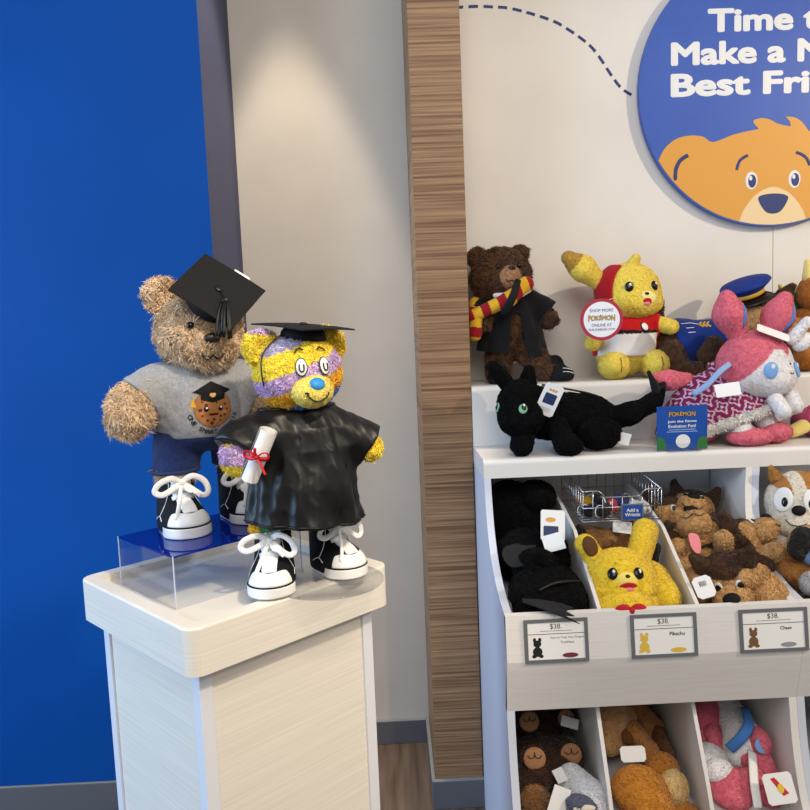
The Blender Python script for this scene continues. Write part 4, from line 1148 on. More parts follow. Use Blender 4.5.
# yellow plush in red and white
yb = thing('yellow_plush', 'yellow plush with long ears, red hood and red-white shirt sitting on the back step', 'plush toy', (0.722, 2.37, 1.3055))
YC = mottle((246, 218, 78), (254, 234, 108), 150)
yh = np.array((0.015, -0.005, 0.262)); yhf = uni(0.02, ell(yh, (0.094, 0.080, 0.084)), ell(yh+(0.01, -0.02, -0.035), (0.085, 0.07, 0.05)))
soft('head', yb, yhf, V3, YC, SHORT, fur=(0.003, 0.005))
def tip_col(o, axis, lim, c1, c2=(24, 22, 24)):
    ax_ = np.array(axis, float); ax_ /= np.linalg.norm(ax_); a, b_ = L3(*c1), L3(*c2)
    return lambda V: np.where((((V-np.array(o)) @ ax_) > lim)[:, None], b_, a)
YEAR = (250, 224, 92)
e1 = uni(0.03, cap((-0.062, 0.0, 0.285), (-0.125, -0.01, 0.335), 0.026, 0.033), cap((-0.125, -0.01, 0.335), (-0.168, -0.015, 0.366), 0.033, 0.021))
soft('ear', yb, e1, V3, tip_col((-0.062, 0, 0.285), (-0.79, 0, 0.61), 0.105, (250, 224, 92), (196, 150, 60)), SHORT, fur=(0.003, 0.005))
e2 = uni(0.02, cap((0.02, -0.01, 0.325), (0.030, -0.03, 0.356), 0.027, 0.014))
soft('ear', yb, e2, V3, YEAR, SHORT, fur=(0.003, 0.005))
yhood = sub(half(grow(yhf, 0.010), yh+(-0.020, -0.030, 0), (0.55, -0.80, 0.0), 0.004), grow(yhf, 0.001))
hood = half(yhood, (0, 0, 0.335), (0.2, 0, 1), 0.004)
soft('hood', yb, hood, V3, (172, 22, 30), CLOTH, label='red hood behind the face')
fd = lambda az, el: (math.sin(az)*math.cos(el), -math.cos(az)*math.cos(el), math.sin(el))
ymz = ell(yh+(0.024, -0.072, -0.026), (0.036, 0.018, 0.025))
soft('muzzle', yb, ymz, 0.003, (246, 232, 150), SHORT, label='pale yellow muzzle')
for a in (-0.28, 0.72): dome_eye(yb, yhf, yh, fd(a, 0.12), 0.0125, 0.0150, BLACK_PLASTIC, 0.005, 0.003)
q, n = hitp(ymz, yh+(0.024, -0.07, -0.018), (0.2, -1, 0.35)); button('nose', yb, q, n, 0.007, 0.005, 0.004, BROWN_EYE)
q, n = hitp(ymz, yh+(0.024, -0.07, -0.030), (0.15, -1, -0.35)); mth = button('mouth', yb, q, n, 0.014, 0.012, 0.003, mat('red_felt', (186, 24, 36), 0.8), label='open red felt mouth')
button('tongue', mth, q+n*0.0015+np.array((0, 0, -0.005)), n, 0.009, 0.006, 0.003, mat('pink_felt', (236, 140, 146), 0.8))
ytor = ell((0.0, 0.0, 0.105), (0.092, 0.078, 0.100))
soft('body', yb, ytor, V3, YC, SHORT, fur=(0.003, 0.005))
for c, r in (((-0.048, -0.060, 0.042), (0.046, 0.056, 0.042)), ((0.078, -0.050, 0.042), (0.044, 0.052, 0.042))):
    lf_ = ell(c, r); lo_ = soft('foot', yb, lf_, V3, YC, SHORT, fur=(0.003, 0.005))
    stitch('toe_stitch', lo_, grow(lf_, 0.002), c, [(0.1, -1, 0.5), (0.12, -1, 0.1), (0.1, -1, -0.3)], 0.0010, BLACK_INK)
ysh = uni(0.02, grow(ytor, 0.006), half(cap((0.05, -0.01, 0.165), (0.118, -0.045, 0.155), 0.034, 0.030), (0.100, -0.03, 0.16), (0.9, -0.4, -0.1), 0.003), half(cap((-0.05, -0.01, 0.165), (-0.105, -0.05, 0.125), 0.034, 0.032), (-0.100, -0.045, 0.13), (-0.7, -0.4, -0.55), 0.003))
ysh = bumpy(ysh, 0.0018, lambda P: vnoise(P, 45, 9)); ysh = half(half(ysh, (0, 0, 0.068), (0, 0, -1), 0.003), (0, 0, 0.192), (0, 0, 1), 0.003)
soft('shirt', yb, ysh, 0.003, lambda V: np.where(((V[:, 2] > 0.143-0.10*(V[:, 0]-0.04)*(V[:, 0] < 0.04)*0.6) | (V[:, 0] < -0.088) | (V[:, 0] > 0.085))[:, None], L3(196, 24, 30), np.where((V[:, 2] > 0.135)[:, None], L3(30, 28, 30), L3(238, 234, 228))), CLOTH, label='red and white shirt with a black band')
soft('arm', yb, cap((0.09, -0.03, 0.162), (0.128, -0.052, 0.150), 0.024, 0.022), V3, YC, SHORT, fur=(0.003, 0.005))
soft('arm', yb, cap((-0.09, -0.04, 0.135), (-0.112, -0.062, 0.112), 0.025, 0.024), V3, YC, SHORT, fur=(0.003, 0.005))
q, n = hitp(ysh, (0.03, 0, 0.150), (0.22, -1, 0.05)); bd = button('round_badge', yb, q, n, 0.019, 0.019, 0.004, BLACK_FELT)
button('badge_centre', bd, q+n*0.002, n, 0.0125, 0.0125, 0.0035, PAPER)

# round paper sign hung in front of it
rs = thing('round_shop_sign', 'small round white sign with a red rim hung in front of the yellow plush', 'sign', (0.618, 2.235, 1.4855), math.radians(-12))
disc(MB(), 0.060, 0.0, 0.003, 64).build('rim', mat('red_card_rim', (176, 44, 66), 0.5), rs)
disc(MB(), 0.0505, -0.0006, 0.0, 64).build('face', PAPER, rs)
o_ = (0, -0.0006, 0)
for s, z, wd, ht, m_, bo in (('SHOP MORE', 0.026, 0.066, 0.0085, NAVY, 0.0), ('ONLINE AT', -0.016, 0.056, 0.0085, NAVY, 0.0), ('BUILDABEAR.COM', -0.0285, 0.072, 0.0065, NAVY, 0.0)):
    text_on('lettering', s, m_, rs, (0, -0.0006, z), UX, UY, wd, ht, bo)
def logo_text(parent, body, c, ux, uy, wd, ht, rise=0.18):
    """arched outlined wordmark: navy behind, yellow in front"""
    ux = np.array(ux, float); uy = np.array(uy, float); n = np.cross(ux, uy)
    for bold, m_, lift, nm in ((0.055, mat('logo_navy', (40, 60, 130), 0.5), 0.0005, 'logo_outline'), (0.0, mat('logo_yellow', (244, 190, 50), 0.5), 0.0010, 'logo')):
        V, F = text_mesh(body, wd*(1.02 if bold else 1.0), ht*(1.15 if bold else 1.0), bold=bold)
        V[:, 1] = V[:, 1]*(0.85+0.35*(np.abs(V[:, 0])/(wd/2))**2)
        W = np.array(c, float)+V[:, :1]*ux+V[:, 1:2]*uy+lift*n
        mesh_obj(nm, W, F, m_, parent, False)
logo_text(rs, 'POKÉMON', (0, -0.0006, 0.006), UX, UY, 0.074, 0.017)
MB().tube([(0.02, 0.0035, 0.055), (0.03, 0.030, 0.058), (0.045, 0.055, 0.058)], 0.0008, 6).build('string', PAPER, rs, True)

# brown dog in a blue uniform, lying behind
dg = thing('uniformed_dog_plush', 'brown plush dog lying in a blue uniform vest and peaked cap behind the pink plush', 'plush toy', (0.981, 2.375, 1.3055))
DB = mottle((66, 44, 28), (104, 72, 46), 120); DT = mottle((196, 152, 96), (216, 174, 118), 120)
dbody = uni(0.04, ell((-0.10, 0.01, 0.082), (0.072, 0.070, 0.078)), cap((-0.08, 0.01, 0.095), (0.09, 0.0, 0.110), 0.060, 0.055))
soft('body', dg, dbody, V3, DB, fur=(0.006, 0.007))
vest = half(half(bumpy(grow(dbody, 0.007), 0.0015, lambda P: vnoise(P, 50, 2)), (-0.105, 0, 0.08), (-1, 0, -0.25), 0.003), (0.085, 0, 0.1), (1, 0, 0.3), 0.003)
vest = half(vest, (0, 0, 0.035), (0, 0, -1), 0.003)
vo = soft('vest', dg, vest, V3, (18, 48, 124), CLOTH, label='royal blue uniform vest')
soft('tail', dg, uni(0.02, cap((-0.15, 0.01, 0.13), (-0.160, 0.0, 0.190), 0.022, 0.018), cap((-0.160, 0.0, 0.190), (-0.150, -0.01, 0.222), 0.018, 0.014)), V3, DB, fur=(0.006, 0.007))
soft('hind_leg', dg, uni(0.03, ell((-0.128, -0.055, 0.058), (0.040, 0.034, 0.055)), cap((-0.12, -0.07, 0.024), (-0.06, -0.08, 0.022), 0.024, 0.022)), V3, DB, fur=(0.006, 0.007))
soft('front_leg', dg, cap((-0.005, -0.050, 0.085), (-0.028, -0.070, 0.062), 0.034, 0.030), V3, DB, fur=(0.006, 0.007))
soft('forepaw', dg, cap((-0.01, -0.072, 0.030), (0.080, -0.080, 0.028), 0.028, 0.026), V3, DT, fur=(0.006, 0.007), label='tan forepaw')
for k in range(3):
    b = MB()
    for s in (-1, 1):
        p0 = hitp(vest, (-0.04+0.011*k, 0, 0.140), (0.05, -1, 0.35))[0]; p1 = hitp(vest, (-0.03+0.011*k, 0, 0.140+s*0.010), (0.05, -1, 0.35))[0]
        b.tube([tuple(p1), tuple(p0)], 0.0030, 6)
    b.build('gold_chevron', mat('gold_braid', (216, 170, 50), 0.5), vo, True)
for line in ([(-0.095, 0.145), (-0.065, 0.148), (-0.035, 0.142)], [(-0.085, 0.128), (-0.060, 0.130)], [(-0.082, 0.112), (-0.058, 0.114)]):
    MB().tube([tuple(hitp(vest, (x, 0, z), (0, -1, 0.3))[0]) for x, z in line], 0.0011, 6).build('piping', PAPER, vo, True)
dh = np.array((0.160, -0.01, 0.165)); dhf = ell(dh, (0.085, 0.075, 0.080))
soft('head', dg, dhf, V3, lambda V: np.where(((V[:, 1] < dh[1]-0.020) & (V[:, 2] < dh[2]+0.034))[:, None], DT(V), DB(V)), fur=(0.005, 0.007))
for s in (-1, 1): soft('ear', dg, cap(dh+(s*0.062, 0.0, 0.055), dh+(s*0.085, -0.02, 0.09), 0.026, 0.012), V3, DB, fur=(0.005, 0.007))
dm_ = ell(dh+(0.03, -0.080, -0.022), (0.040, 0.040, 0.032)); soft('muzzle', dg, dm_, V3, DT, fur=(0.004, 0.006), label='tan muzzle')
q, n = hitp(dm_, dh+(0.03, -0.08, -0.01), (0.2, -1, 0.3)); button('nose', dg, q, n, 0.016, 0.011, 0.009, BLACK_PLASTIC)
for a in (0.02, 0.62):
    e = dome_eye(dg, dhf, dh, fd(a, -0.02), 0.0125, 0.0165, WHITE_INK, 0.004, 0.003, False)
    q, n = hitp(dhf, dh, fd(a+0.02, -0.04)); button('iris', e, q+n*0.0055, n, 0.0085, 0.012, 0.003, mat('brown_iris', (96, 52, 22), 0.2)); button('pupil', e, q+n*0.0075, n, 0.005, 0.0075, 0.0025, BLACK_PLASTIC)
Mc = Matrix.Translation(dh+np.array((-0.048, -0.02, 0.068))) @ Matrix.Scale(0.86, 4) @ Matrix.Rotation(math.radians(-20), 4, 'Y') @ Matrix.Rotation(math.radians(10), 4, 'X')
co = MB().lathe([(0.052, 0.0), (0.054, 0.016), (0.078, 0.034), (0.086, 0.042), (0.082, 0.048), (0.04, 0.055), (0.002, 0.057)], 40).build('peaked_cap', noise_mat('royal_blue_felt', (16, 44, 124), (22, 52, 134), nscale=60, rough=0.8), dg, True, M=Mc, label='royal blue peaked cap')
MB().lathe([(0.0545, 0.002), (0.0565, 0.003), (0.0575, 0.015), (0.056, 0.016)], 40).build('cap_band', mat('gold_braid', (216, 170, 50), 0.5), co, True, M=Mc, label='gold band')
b = MB(); V = []; F = []; N = 20
for k in range(N+1):
    a = PI+PI*0.12+PI*0.76*k/N
    a = math.radians(-150)+math.radians(120)*k/N
    V += [(0.054*math.cos(a), 0.054*math.sin(a), 0.001), (0.080*math.cos(a), 0.086*math.sin(a), -0.014), (0.080*math.cos(a), 0.086*math.sin(a), -0.017), (0.054*math.cos(a), 0.054*math.sin(a), -0.003)]
for k in range(N):
    for j in range(4): F.append([k*4+j, k*4+(j+1) % 4, k*4+4+(j+1) % 4, k*4+4+j])
F += [[0, 1, 2, 3], [N*4+3, N*4+2, N*4+1, N*4]]
b.add(V, F).build('cap_peak', BLACK_SATIN, co, True, M=Mc)

# orange plush at the right edge
og = thing('orange_plush', 'orange plush with cream horns at the right edge behind the pink plush', 'plush toy', (1.322, 2.38, 1.3055))
OC = mottle((186, 112, 40), (206, 132, 56), 120)
soft('body', og, ell((0.0, 0.0, 0.10), (0.092, 0.078, 0.102)), V3, OC, SHORT, fur=(0.003, 0.005))
oh = np.array((0.012, -0.01, 0.232)); ohf = ell(oh, (0.074, 0.066, 0.068)); soft('head', og, ohf, V3, OC, SHORT, fur=(0.003, 0.005))
om = ell(oh+(-0.005, -0.060, -0.024), (0.055, 0.040, 0.040)); soft('muzzle', og, om, V3, (206, 172, 120), SHORT, label='tan muzzle')
for x in (-0.045, 0.060): soft('horn', og, cap(oh+(x, 0, 0.050), oh+(x-0.006*np.sign(x)*-1, -0.004, 0.098), 0.018, 0.008), 0.003, (232, 212, 132), SHORT, label='cream horn')
for a in (-0.3, 0.4): dome_eye(og, ohf, oh, fd(a, 0.25), 0.010, 0.012, BLACK_PLASTIC, 0.004, 0.002)
soft('backpack', og, uni(0.02, ell((-0.040, 0.055, 0.17), (0.075, 0.040, 0.085))), V3, lambda V: np.where((np.abs(V[:, 1]-0.045) < 0.012)[:, None], L3(222, 220, 212), L3(58, 112, 62)), SHORT, label='green pack with a white rim')
soft('pack_spike', og, cap((-0.085, 0.040, 0.236), (-0.104, 0.020, 0.262), 0.014, 0.006), 0.003, (232, 212, 132), SHORT)
for s in (-1, 1):
    soft('foot', og, ell((s*0.055, -0.058, 0.036), (0.044, 0.050, 0.036)), V3, OC, SHORT, fur=(0.003, 0.005))
    soft('arm', og, cap((s*0.075, -0.03, 0.14), (s*0.098, -0.062, 0.10), 0.026, 0.024), V3, OC, SHORT, fur=(0.003, 0.005))

# black plush lying on the top board
BC = mottle((8, 8, 9), (17, 17, 18), 120)
bk = thing('black_plush', 'black long-tailed plush animal with a white paper tag lying on the white top board', 'plush toy', (0.474, 2.16, 1.1285))
kh = np.array((-0.112, -0.030, 0.128)); khf = uni(0.03, ell(kh, (0.066, 0.068, 0.076)), ell(kh+(-0.008, -0.040, -0.034), (0.058, 0.048, 0.042)))
soft('head', bk, khf, V3, BC, DARKFUR, fur=(0.005, 0.006))
for a, b_, r0, r1 in (((-0.150, -0.01, 0.195), (-0.185, -0.02, 0.240), 0.022, 0.017), ((-0.085, 0.01, 0.192), (-0.080, 0.01, 0.226), 0.026, 0.014)):
    soft('ear', bk, cap(a, b_, r0, r1), V3, BC, DARKFUR, fur=(0.004, 0.006))
for a in (-0.10, -1.3):
    q, n = hitp(khf, kh, fd(a, 0.02)); q = q+n*0.003
    e = button('eye', bk, q, n, 0.0118, 0.0140, 0.005, mat('pale_green_felt', (126, 176, 140), 0.5), roll=-0.15, label='pale green round eye')
    r_, u_, n_ = frame(n); button('pupil', e, Vector(q)+n_*0.003+u_*0.002+r_*0.002, n_, 0.0068, 0.0085, 0.0036, BLACK_PLASTIC); button('glint', e, Vector(q)+n_*0.006+u_*0.008+r_*0.003, n_, 0.0028, 0.0042, 0.0015, WHITE_INK)
soft('body', bk, uni(0.04, ell((0.02, 0.0, 0.092), (0.100, 0.068, 0.066)), ell((-0.06, 0.0, 0.11), (0.06, 0.06, 0.07)), ell((0.10, 0.0, 0.082), (0.056, 0.060, 0.060))), V3, BC, DARKFUR, fur=(0.005, 0.006))
soft('front_leg', bk, uni(0.02, cap((-0.105, -0.06, 0.075), (-0.122, -0.085, 0.030), 0.030, 0.030)), V3, BC, DARKFUR, fur=(0.005, 0.006))
soft('front_leg', bk, uni(0.02, cap((-0.02, -0.055, 0.075), (0.0, -0.095, 0.026), 0.032, 0.027), ell((0.004, -0.10, 0.026), (0.036, 0.036, 0.024))), V3, BC, DARKFUR, fur=(0.005, 0.006))
soft('hind_leg', bk, uni(0.03, ell((0.095, -0.062, 0.050), (0.062, 0.036, 0.046))), V3, BC, DARKFUR, fur=(0.005, 0.006))
tl = uni(0.02, cap((0.13, 0.01, 0.075), (0.20, 0.0, 0.092), 0.036, 0.028), cap((0.20, 0.0, 0.092), (0.262, -0.005, 0.120), 0.028, 0.022), cap((0.262, -0.005, 0.120), (0.284, -0.005, 0.150), 0.022, 0.014))
soft('tail', bk, tl, V3, BC, DARKFUR, fur=(0.004, 0.006))
for tip in ((0.250, -0.012, 0.206), (0.308, 0.004, 0.198)):
    w_ = uni(0.01, cap((0.280, -0.005, 0.142), tip, 0.011, 0.006), cap((0.276, -0.005, 0.140), ((tip[0]+0.285)/2-0.004, tip[1], tip[2]-0.030), 0.013, 0.008))
    soft('tail_flap', bk, w_, 0.003, (26, 26, 28), CLOTH)
MB().tube(smooth_poly([(-0.04, 0.035, 0.180), (0.03, 0.02, 0.166), (0.10, 0.0, 0.148), (0.150, -0.012, 0.118)], 5, False), 0.0028, 6).build('strap', BLACK_SATIN, bk, True)
tc_ = Vector((-0.046, -0.092, 0.150)); tux = Vector((0.92, -0.05, -0.40)); tuy = Vector((0.36, -0.22, 0.85))
tgo = card('hang_tag', bk, tc_, tux, tuy, 0.052, 0.090, cut=0.006, label='white paper swing tag')
b = MB(); flat_on(b, rrect(-0.016, -0.012, 0.016, 0.018, 0.003), tc_, tux.normalized(), (tux.cross(tuy)).cross(tux).normalized(), 0.0014); b.build('tag_picture', mat('dusk_blue_ink', (40, 56, 96), 0.5), tgo)
tn = tux.normalized(); tu = (tux.cross(tuy)).cross(tux).normalized()
b = MB()
for k in range(3): flat_on(b, [(-0.014, -0.024-0.004*k), (0.014, -0.024-0.004*k), (0.014, -0.0232-0.004*k), (-0.014, -0.0232-0.004*k)], tc_, tn, tu, 0.0014)
b.build('tag_print', mat('grey_ink', (150, 150, 160), 0.6), tgo)
b = MB()
for x in (-0.008, 0.0, 0.008): flat_on(b, ellipse(x, 0.028, 0.0036, 0.0036, 12), tc_, tn, tu, 0.0014+0.0001*x)
b.build('tag_mark', mat('gold_ink', (226, 160, 70), 0.5), tgo)
card('sewn_label', bk, Vector((0.158, -0.075, 0.034)), (0.95, -0.1, -0.25), (0.25, -0.3, 0.9), 0.036, 0.034, label='white sewn-in label')

# pink and white plush in a patterned cape
PKC = mottle((222, 104, 124), (236, 124, 142), 120); WHC = mottle((240, 238, 240), (248, 246, 248), 120)
pk = thing('pink_plush', 'pink and white plush with tall pink ears and maroon flowered cape on the top board', 'plush toy', (0.990, 2.168, 1.1285))
ph_ = np.array((0.028, -0.02, 0.214)); phf = uni(0.02, ell(ph_, (0.102, 0.086, 0.096)), ell(ph_+(0.035, -0.03, -0.03), (0.068, 0.06, 0.056)))
def pk_head(V):
    d = V-ph_; m = (d[:, 2] > 0.030+0.60*(-d[:, 0]-0.02)*-1*0 + np.where(d[:, 0] < 0, -d[:, 0]*-0.95-0.0, 0.0)+0.0)
    line = np.where(d[:, 0] < 0.02, 0.045+0.98*(d[:, 0]-0.02), 0.045-0.5*np.maximum(0, 0.014-np.abs(d[:, 0]-0.062))*3)
    m = d[:, 2] > line
    return np.where(m[:, None], PKC(V), WHC(V))
soft('head', pk, phf, V3, pk_head, SHORT, fur=(0.0025, 0.004))
def pk_ear(a, b_, c, flatr, nm='ear'):
    s_ = uni(0.03, cap(a, b_, 0.026, 0.038), cap(b_, c, 0.038, 0.020))
    return soft(nm, pk, s_, V3, PKC, SHORT, fur=(0.0025, 0.004)), s_
e_, es = pk_ear((-0.008, -0.01, 0.290), (-0.040, -0.015, 0.360), (-0.048, -0.018, 0.405), 0)
pts = [hitp(es, (-0.030, -0.012, z), (0.55, -1, 0.0))[0] for z in (0.318, 0.335, 0.352, 0.370, 0.384)]
MB().tube([tuple(p) for p in pts], [0.003, 0.006, 0.0075, 0.006, 0.002], 8, flat=0.5, up=(0.5, -1, 0)).build('inner_ear', mat('blue_felt', (84, 124, 196), 0.8), e_, True, label='blue inner ear')
e_, es = pk_ear((0.080, -0.01, 0.290), (0.100, -0.012, 0.350), (0.118, -0.012, 0.395), 0)
pts = [hitp(es, (0.105+0.4*(z-0.35), -0.012, z), (0.5, -1, 0.0))[0] for z in (0.300, 0.320, 0.340, 0.360, 0.376)]
MB().tube([tuple(p) for p in pts], [0.003, 0.006, 0.0075, 0.006, 0.002], 8, flat=0.5, up=(0.5, -1, 0)).build('inner_ear', mat('blue_felt', (84, 124, 196), 0.8), e_, True, label='blue inner ear')
for a in (0.06, 0.98):
    q, n = hitp(phf, ph_, fd(a, -0.10)); q = q+n*0.002
    e = button('eye', pk, q, n, 0.0190, 0.0225, 0.004, mat('pale_blue_felt', (120, 168, 228), 0.4), roll=-0.2, label='pale blue round eye')
    r_, u_, n_ = frame(n); button('glint', e, Vector(q)+n_*0.003+u_*0.010+r_*0.004, n_, 0.0055, 0.0065, 0.0015, WHITE_INK)
q, n = hitp(phf, ph_, fd(0.72, 0.05)); button('nose', pk, q, n, 0.004, 0.003, 0.003, BLACK_PLASTIC)
stitch('mouth', pk, grow(phf, 0.001), ph_, [fd(0.60, -0.16), fd(0.66, -0.20), fd(0.72, -0.17)], 0.0011, BLACK_INK)
soft('forelock', pk, uni(0.01, cap((0.118, -0.055, 0.285), (0.150, -0.070, 0.330), 0.017, 0.014), ell((0.150, -0.05, 0.275), (0.032, 0.02, 0.022), (0, -0.6, 0))), 0.003, WHC, SHORT, fur=(0.002, 0.004), label='white plush tuft')
card('visor_tag', pk, Vector((0.056, -0.072, 0.303)), (0.90, -0.25, -0.40), (0.2, 0.75, 0.42), 0.088, 0.044, label='white paper tag over the brow', cut=0.006)
soft('body', pk, uni(0.04, ell((-0.02, 0.02, 0.12), (0.095, 0.070, 0.070)), ell((-0.10, 0.02, 0.10), (0.06, 0.06, 0.06))), V3, WHC, SHORT, fur=(0.0025, 0.004))
def flower(V):
    a = math.radians(30); u = (V[:, 0]*math.cos(a)+V[:, 2]*math.sin(a)); v = (-V[:, 0]*math.sin(a)+V[:, 2]*math.cos(a))+V[:, 1]*0.4
    s_ = 0.042; row = np.floor(v/s_); u2 = u/s_+0.5*(row % 2); fu = u2-np.floor(u2)-0.5; fv = v/s_-row-0.5
    r_ = np.hypot(fu, fv); th = np.arctan2(fv, fu); pr = 0.34+0.08*np.cos(4*th)
    c = np.tile(L3(128, 30, 72), (len(V), 1)); ring = np.abs(r_-pr) < 0.055; c[ring] = L3(206, 186, 212)
    c[(r_ < 0.10)] = L3(206, 186, 212)
    cor = np.hypot(np.abs(fu)-0.5, np.abs(fv)-0.5) < 0.11; c[cor] = L3(206, 186, 212)
    return c
cz = np.array([0.02, 0.06, 0.10, 0.14, 0.17, 0.19, 0.205])
ccx = lambda P: -0.045+0.0*P[:, 2]
cape0 = SDF(lambda P: (np.sqrt(((P[:, 0]+0.040)*0.70)**2+((P[:, 1]-0.01)*1.22)**2)-np.interp(P[:, 2], cz, np.array([0.135, 0.128, 0.118, 0.100, 0.078, 0.056, 0.03])))*0.7, (-0.26, -0.14, 0.03), (0.17, 0.15, 0.215))
cape0 = bumpy(cape0, 0.003, lambda P: vnoise(P, 30, 5)+0.5*np.sin(9*np.arctan2(P[:, 1], P[:, 0]+0.04)))
hemn = np.array((0.30, -0.25, -1.0)); hemp = np.array((-0.03, -0.105, 0.080))
cape = half(cape0, hemp, hemn, 0.002)
cape = sub(cape, grow(cape0, -0.006), 0.0)
cpo = soft('cape', pk, cape, 0.0026, flower, CLOTH, label='maroon cape with pale flower print')
trim = []
hn = hemn/np.linalg.norm(hemn)
ax1 = np.cross(hn, (0, 1, 0)); ax1 /= np.linalg.norm(ax1); ax2 = np.cross(hn, ax1)
cen = np.array((-0.04, 0.01, 0.0)); cen = cen-hn*((cen-hemp) @ hn)
for k in range(60):
    a = 2*PI*k/60; d_ = ax1*math.cos(a)+ax2*math.sin(a)
    q, n = hitp(cape0, cen, d_, 0.26); trim.append(q)
tv = [cap(trim[k], trim[(k+1) % 60], 0.0125) for k in range(60)]
soft('fur_trim', cpo, uni(0.004, *tv), 0.0036, (236, 232, 226), FUR, fur=(0.008, 0.007), label='white fur trim')
for c, r in (((-0.010, -0.085, 0.024), (0.066, 0.040, 0.024)), ((0.072, -0.058, 0.030), (0.044, 0.044, 0.029)), ((-0.110, -0.01, 0.030), (0.040, 0.040, 0.030))):
    soft('foot', pk, ell(c, r), V3, PKC, SHORT, fur=(0.0025, 0.004), label='pink foot')
soft('leg', pk, uni(0.02, cap((-0.04, -0.05, 0.075), (-0.035, -0.072, 0.045), 0.038, 0.032)), V3, WHC, SHORT, fur=(0.0025, 0.004))
soft('leg', pk, cap((0.03, -0.03, 0.09), (0.055, -0.045, 0.05), 0.034, 0.028), V3, WHC, SHORT, fur=(0.0025, 0.004))
for a, b_, r in (((0.060, -0.08, 0.122), (0.070, -0.105, 0.094), 0.021), ((0.115, -0.05, 0.128), (0.112, -0.085, 0.104), 0.022)):
    soft('forepaw', pk, cap(a, b_, r), V3, WHC, SHORT, fur=(0.0025, 0.004))
soft('tail', pk, uni(0.02, cap((-0.145, 0.02, 0.176), (-0.20, 0.01, 0.180), 0.022, 0.025), cap((-0.20, 0.01, 0.180), (-0.248, 0.0, 0.190), 0.025, 0.012)), V3, PKC, SHORT, fur=(0.0025, 0.004), label='pink tail')
bw = Vector((-0.020, -0.128, 0.148))
card('hang_tag', pk, Vector((-0.085, -0.112, 0.158)), (0.97, -0.15, 0.12), (-0.1, 0.35, 0.93), 0.064, 0.036, label='white paper tag on the cape')
MB().tube(smooth_poly([(-0.060, -0.07, 0.225), (-0.095, -0.085, 0.205), (-0.130, -0.085, 0.170), (-0.165, -0.075, 0.145)], 4, False), 0.008, 8, flat=0.25, up=(0, -1, 0.5)).build('ribbon', attr_mat('printed_cloth'), pk, True, cols=np.tile(L3(150, 180, 226), (12*8+8, 1)), label='pale blue and white ribbon')

# pink plush lying at the right edge of the top board
pp = thing('magenta_plush', 'magenta plush lump at the right edge of the top board beside the pink plush', 'plush toy', (1.215, 2.18, 1.1285))
soft('body', pp, uni(0.03, ell((0.02, 0, 0.045), (0.090, 0.055, 0.045)), ell((0.05, 0, 0.075), (0.05, 0.05, 0.04))), V3, mottle((170, 62, 104), (190, 78, 122), 80), SHORT, fur=(0.003, 0.005))
soft('paw', pp, cap((-0.055, -0.03, 0.035), (-0.085, -0.035, 0.024), 0.020, 0.018), 0.003, (226, 206, 122), SHORT, label='cream paw')

# blue card in a clear stand
cd = thing('blue_promo_card', 'small blue printed card in a clear stand on the top board before the pink plush', 'sign', (0.778, 2.046, 1.1285))
MB().box((-0.068, 0.0, 0.003), (0.068, 0.0012, 0.121)).build('card', noise_mat('card_blue', (22, 74, 158), (26, 80, 166), nscale=20, rough=0.4), cd)
logo_text(cd, 'POKÉMON', (0, 0, 0.101), UX, UY, 0.070, 0.015)
text_on('lettering', 'Join the Eevee', WHITE_INK, cd, (0, 0, 0.079), UX, UY, 0.078, 0.0085, 0.02)
text_on('lettering', 'Evolution Fun!', WHITE_INK, cd, (0, 0, 0.067), UX, UY, 0.074, 0.0085, 0.02)
text_on('lettering', 'Earn rewards when you collect all', WHITE_INK, cd, (0, 0, 0.0575), UX, UY, 0.076, 0.0032) if False else None
b = MB()
for k, wd in ((0, 0.036), (1, 0.041)): flat_on(b, [(-wd, 0.0565-0.0055*k), (wd, 0.0565-0.0055*k), (wd, 0.0585-0.0055*k), (-wd, 0.0585-0.0055*k)], (0, 0, 0), UX, UY, 0.0006)
b.build('small_print', mat('pale_blue_ink', (150, 178, 222), 0.5), cd)
b = MB(); flat_on(b, ellipse(0.002, 0.026, 0.0195, 0.0185), (0, 0, 0), UX, UY, 0.0006); b.build('white_spot', WHITE_INK, cd)
for pts in ([(-0.068, 0.004), (-0.044, 0.004), (-0.043, 0.020), (-0.050, 0.036), (-0.060, 0.040), (-0.068, 0.038)], [(0.068, 0.004), (0.040, 0.004), (0.039, 0.022), (0.047, 0.036), (0.058, 0.038), (0.068, 0.034)]):
    b = MB(); flat_on(b, pts, (0, 0, 0), UX, UY, 0.0006); b.build('leaf_print', mat('leaf_green_ink', (46, 110, 60), 0.5), cd)
st = MB(); st.box((-0.046, -0.022, 0.0), (0.046, 0.022, 0.002)).box((-0.046, -0.0032, 0.002), (0.046, -0.0012, 0.020)).box((-0.046, 0.0022, 0.002), (0.046, 0.0042, 0.034))
st.build('clear_stand', ACRYLIC, cd)
